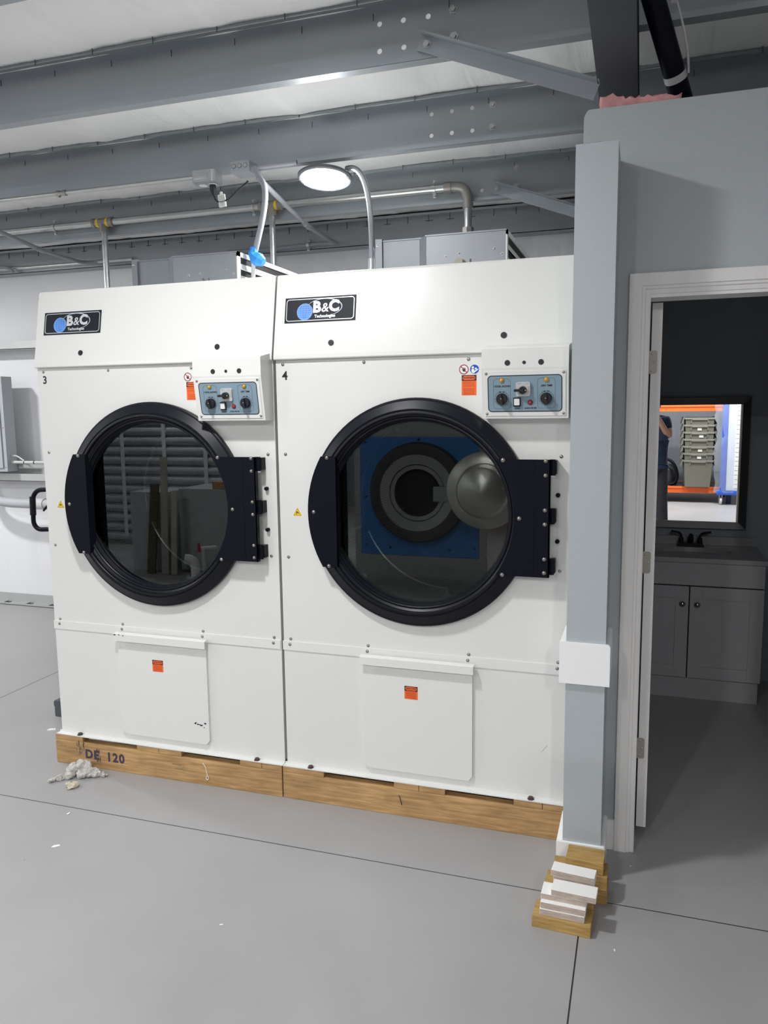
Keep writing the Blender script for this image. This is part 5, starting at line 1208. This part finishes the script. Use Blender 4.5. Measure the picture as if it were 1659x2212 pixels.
for a, b in ((-.51, .45), (-.51, -.05), (-.51, -.5), (.51, .45), (.51, -.05), (.51, -.5), (0, .475), (-.28, -.52), (.28, -.52)): screw(bp, FB, a, b, 0.010, m=INK)
mb = MB(); mb.lathe([(0.455, 0.0), (0.455, 0.05), (0.44, 0.075), (0.36, 0.085), (0.35, 0.08)], (0.0, 0, 0.905), 'y', 64); part(mb, 'outer_ring', mat('dark_ring', (0.07, 0.07, 0.068), 0.4, 0.4), wz, 40)
mb = MB(); mb.lathe([(0.35, 0.08), (0.345, 0.088), (0.26, 0.075), (0.255, 0.06)], (0.0, 0, 0.905), 'y', 64); mb.lathe([(0.255, 0.06), (0.25, 0.07), (0.215, 0.066), (0.212, 0.0)], (0.0, 0, 0.905), 'y', 64); part(mb, 'door_seat', STEEL, wz, 40)
mb = MB(); mb.lathe([(0.212, 0.0), (0.25, -0.012)], (0, 0, 0.905), 'y', 48); mb.lathe([(0.0001, 0.004), (0.212, 0.004)], (0, 0, 0.905), 'y', 48); part(mb, 'drum_mouth_shade', DARK, wz, 40)  # flat black disc painting the shade inside the drum
mb = MB(); mb.prism([(0.165, 0.84), (0.275, 0.84), (0.305, 0.87), (0.305, 0.94), (0.275, 0.97), (0.165, 0.97)], 0.09, 0.13, 'y'); part(mb, 'hinge_block', GALV, wz)
mb = MB(); mb.lathe([(0.30, 0.10), (0.33, 0.12), (0.335, 0.17), (0.30, 0.20), (0.24, 0.215), (0.22, 0.30), (0.20, 0.33), (0.0001, 0.36)], (0.63, 0, 0.95), 'y', 48); part(mb, 'round_door', mat('polished_dish', (0.85, 0.82, 0.74), 0.34, 0.9), wz, 50)
mb = MB(); F3 = Frame((0.34, 0.088, 1.03), (-1, 0, 0), (0, 0, 1)); F3.plate(mb, [(-.035, -.03), (.035, -.03), (.035, .03), (-.035, .03)], 0, .001, 0); F3.plate(mb, [(-.022, -.02), (.022, -.02), (0, .02)], .001, .0015, 1); part(mb, 'hazard_sticker', [LGREY, YELLOW], wz)

# things by the far left, seen in the left dryer glass
mb = MB()
for k in range(26):
    z = 0.04 + k * 0.12; mb.lathe([(0.062, -1.1), (0.062, 1.1)], (-5.65, -2.44, z + 0.06), 'x', 10, a0=-pi / 2, a1=pi / 2)
    mb.box(-6.75, -4.55, -2.46, -2.44, z - 0.01, z + 0.012)
mb.build('door_2', mat('shutter_steel', (0.46, 0.49, 0.52), 0.45, 0.3), kind='structure', smooth=40)
mb = MB()
for xx in (-6.15, -5.55, -4.98): mb.box(xx, xx + .05, -2.385, -2.374, 0.1, 2.9)
mb.build('trim_4', mat('strap_white', (0.72, 0.73, 0.74), 0.5), kind='structure')
o = None
mb = MB(); mb.box(-0.21, 0.21, -0.20, 0.20, 0, 0.83, bev=0.006); mb.box(-0.05, 0.215, 0.195, 0.205, 0.01, 0.81)
o = mb.build('steel_locker', mat('locker_grey', (0.42, 0.45, 0.46), 0.45)); o.location = (-4.86, -1.25, 0); tag(o, 'plain grey steel cabinet standing by the shutter, reflected in the left dryer glass', 'cabinet')
for i, (xx, h, ln, lb) in enumerate(((-4.76, 0.92, 0.06, 'short dark board leaning by the shutter'), (-4.59, 1.20, 0.05, 'tall pale board leaning by the shutter'), (-4.49, 0.86, 0.04, 'narrow pale board leaning by the shutter'))):
    mb = MB(); M_ = Matrix.Rotation(radians(4), 4, 'X') @ Matrix.Rotation(radians((3, -1, 0)[i]), 4, 'Y'); mb.box(-ln, ln * .6, -0.01, 0.01, 0.002, h, M=M_)
    o = mb.build('leaning_board', wood('board%d' % i, *((((.12, .09, .06), (.08, .06, .04)), ((.42, .40, .34), (.34, .32, .27)), ((.50, .44, .36), (.42, .37, .30)))[i]), 6, (8, 8, 1))); o.location = (xx, -0.93, 0.001); tag(o, lb + ', reflected in the left dryer glass', 'board')
mb = MB(); mb.box(-0.50, 0.55, -0.55, 0.0, 0.02, 0.87, bev=0.004); mb.box(-0.02, -0.015, 0, 0.002, 0.05, 0.86)
for a in (-.45, .47): mb.box(a, a + .05, -0.5, -0.02, 0, 0.02)
o = mb.build('steel_bench', mat('bench_grey', (0.40, 0.42, 0.42), 0.4, 0.2)); o.location = (-4.02, -1.10, 0); tag(o, 'wide grey steel unit right of the leaning boards, reflected in the left dryer glass', 'cabinet')
mb = MB(); mb.box(-0.28, 0.30, -0.4, -0.03, 0, 0.07, bev=0.003); o = mb.build('wood_panel', PINEP); o.location = (-3.86, -1.10, 0.871); tag(o, 'flat wooden panel lying on the wide grey steel unit', 'board')
mb = MB(); mb.prism([(-.2, -.1), (.22, -.14), (.16, .12), (-.1, .14)], 0, .004, 'z'); o = mb.build('paper_sheet', PAPERW); o.location = (-3.92, -1.26, 0.9415); tag(o, 'white paper sheet on the wooden panel', 'paper')
ft = thing('pipe_fitting', (-4.20, -0.86, 0), 'white plastic pipe elbow and red valve, reflected in the left dryer glass', 'pipe fitting')
mb = MB(); mb.tube(bez((0, 0, 0.0), (0, 0, .14), (0, 0, .19), (-0.09, 0.06, .20), 10), 0.05, 16); part(mb, 'elbow', PAPERW, ft, 50)
mb = MB(); mb.tube([(0.10, 0, 0), (0.10, 0, 0.30)], 0.025, 12); mb.tube([(0.06, 0, 0.30), (0.25, 0, 0.32)], 0.022, 12); part(mb, 'stub', LGREY, ft, 50)
mb = MB(); mb.tube([(0.06, 0.03, 0.27), (0.06, 0.03, 0.36)], 0.014, 8); part(mb, 'valve_handle', RED, ft, 50)

# ------------------------------------------------------------------ the photographer, seen only in the mirror
def skin(name, nodes, edges, m, parent, root=0, sub=2):
    me = bpy.data.meshes.new(name); me.from_pydata([Vector(n[0]) for n in nodes], edges, [])
    o = bpy.data.objects.new(name + '_src', me); COL.objects.link(o)
    md = o.modifiers.new('skin', 'SKIN'); md.use_smooth_shade = True
    for i, n_ in enumerate(nodes):
        sv_ = me.skin_vertices[0].data[i]; r = n_[1]; sv_.radius = (r, r) if not isinstance(r, tuple) else r; sv_.use_root = (i == root)
    ms = o.modifiers.new('sub', 'SUBSURF'); ms.levels = sub; ms.render_levels = sub
    dg = bpy.context.evaluated_depsgraph_get(); dg.update(); out = bpy.data.meshes.new_from_object(o.evaluated_get(dg)); out.name = name
    bpy.data.objects.remove(o); out.materials.clear(); out.materials.append(m)
    out.polygons.foreach_set('use_smooth', [True] * len(out.polygons))
    b = bpy.data.objects.new(name, out); COL.objects.link(b)
    if parent: b.parent = parent
    return b
PX, PY = 0.115, -0.36
pe = thing('person', (PX, PY, 0), 'person in navy T-shirt and dark trousers photographing, seen in the mirror', 'person')
nodes = [((0, 0, 0.98), (0.145, 0.10)), ((0, 0.0, 1.20), (0.13, 0.095)), ((0, -0.005, 1.38), (0.15, 0.10)), ((0, -0.01, 1.50), (0.07, 0.07)), ((0, 0.005, 1.56), (0.056, 0.06)), ((0, 0.02, 1.64), (0.070, 0.085)), ((0, 0.01, 1.72), (0.078, 0.095)), ((0, 0.0, 1.775), (0.055, 0.068)),
         ((0.165, -0.01, 1.465), 0.062), ((0.198, 0.075, 1.26), 0.046), ((0.045, 0.215, 1.53), 0.030), ((0.0, 0.262, 1.60), (0.030, 0.020)),
         ((-0.165, -0.01, 1.465), 0.062), ((-0.235, 0.09, 1.27), 0.046), ((-0.20, 0.225, 1.53), 0.030), ((-0.185, 0.268, 1.60), (0.030, 0.020)),
         ((0.095, 0, 0.88), (0.098, 0.10)), ((0.125, 0.02, 0.50), 0.060), ((0.145, -0.015, 0.28), 0.054), ((0.155, -0.03, 0.09), 0.042), ((0.165, 0.10, 0.035), (0.042, 0.032)),
         ((-0.095, 0, 0.88), (0.098, 0.10)), ((-0.11, 0.02, 0.50), 0.060), ((-0.12, -0.015, 0.28), 0.054), ((-0.13, -0.03, 0.09), 0.042), ((-0.14, 0.10, 0.035), (0.042, 0.032))]
ed = [(0, 1), (1, 2), (2, 3), (3, 4), (4, 5), (5, 6), (6, 7), (2, 8), (8, 9), (9, 10), (10, 11), (2, 12), (12, 13), (13, 14), (14, 15), (0, 16), (16, 17), (17, 18), (18, 19), (19, 20), (0, 21), (21, 22), (22, 23), (23, 24), (24, 25)]
for s, w_ in ((1, 11), (-1, 15)):                                   # five fingers on each hand, closed round the phone edges
    wx, wy, wz_ = nodes[w_][0]
    for k in range(4):
        b = len(nodes); z = wz_ + 0.030 + 0.017 * k; ln = (0.030, 0.036, 0.034, 0.026)[k]
        nodes += [((wx - s * 0.006, wy + 0.010, z), 0.0105), ((wx - s * 0.018, wy + 0.036, z + 0.006), 0.009), ((wx - s * (0.020 + ln * .6), wy + 0.054, z + 0.010), 0.008), ((wx - s * (0.022 + ln), wy + 0.056, z + 0.012), 0.007)]
        ed += [(w_, b), (b, b + 1), (b + 1, b + 2), (b + 2, b + 3)]
    b = len(nodes); nodes += [((wx - s * 0.016, wy - 0.002, wz_ + 0.016), 0.012), ((wx - s * 0.034, wy + 0.006, wz_ + 0.034), 0.010), ((wx - s * 0.050, wy + 0.016, wz_ + 0.048), 0.008)]
    ed += [(w_, b), (b, b + 1), (b + 1, b + 2)]
body = skin('body', nodes, ed, SKIN, pe)
sh = [((0, 0.0, 0.93), (0.200, 0.150)), ((0, 0.0, 1.05), (0.200, 0.150)), ((0, 0.0, 1.22), (0.192, 0.146)), ((0, -0.005, 1.39), (0.205, 0.145)), ((0, -0.01, 1.50), (0.083, 0.082)), ((0.165, -0.01, 1.462), 0.080), ((0.195, 0.055, 1.33), 0.072), ((-0.165, -0.01, 1.462), 0.080), ((-0.225, 0.055, 1.335), 0.072)]
skin('t_shirt', sh, [(0, 1), (1, 2), (2, 3), (3, 4), (3, 5), (5, 6), (3, 7), (7, 8)], NAVY, pe, 1)
trz = [((0, 0, 0.96), (0.180, 0.135)), ((0.098, 0, 0.86), (0.118, 0.118)), ((0.125, 0.02, 0.50), 0.088), ((0.146, -0.012, 0.27), 0.078), ((0.156, -0.02, 0.08), 0.078), ((-0.098, 0, 0.86), (0.108, 0.112)), ((-0.11, 0.02, 0.50), 0.080), ((-0.12, -0.012, 0.27), 0.078), ((-0.13, -0.02, 0.08), 0.078)]
skin('trousers', trz, [(0, 1), (1, 2), (2, 3), (3, 4), (0, 5), (5, 6), (6, 7), (7, 8)], TROUSER, pe)
for s in (1, -1):
    mb = MB(); cx3 = 0.16 if s > 0 else -0.135
    mb.sphere((cx3, 0.06, 0.045), 0.05, 14, 8, 0, (1.0, 2.6, 0.9)); mb.box(cx3 - .048, cx3 + .048, -0.06, 0.18, 0, 0.02, bev=0.008); part(mb, 'shoe', INK, pe, 50)
mb = MB(); mb.sphere((0, -0.012, 1.715), 0.095, 20, 12, 0, (0.98, 1.12, 0.95)); part(mb, 'hair', HAIR, pe, 50)
mb = MB(); mb.sphere((0, 0.115, 1.655), 0.017, 10, 8, 0, (0.8, 1.2, 1.4))
for s in (-1, 1): mb.sphere((s * 0.084, 0.015, 1.66), 0.026, 10, 8, 0, (0.35, 0.8, 1.25))
part(mb, 'nose_and_ears', SKIN, pe, 50)
for s in (-1, 1):
    mb = MB(); mb.sphere((s * 0.031, 0.092, 1.682), 0.0125, 10, 8); part(mb, 'eye', PAPERW, pe, 50)
mb = MB(); mb.sphere((0, 0.098, 1.608), 0.022, 10, 6, 0, (1.2, 0.5, 0.3)); part(mb, 'mouth', mat('lips', (0.40, 0.14, 0.12), 0.5), pe, 50)
ph = thing('phone', (0.022, -0.030, 1.655), 'black phone held up by the person', 'phone')
mb = MB(); mb.box(-0.074, 0.074, -0.005, 0.004, -0.036, 0.036, bev=0.003); part(mb, 'phone_case', INK, ph)
mb = MB(); mb.box(-0.070, 0.070, -0.0055, -0.005, -0.033, 0.033); part(mb, 'screen', mat('dark_screen', (0.02, 0.02, 0.025), 0.1), ph)
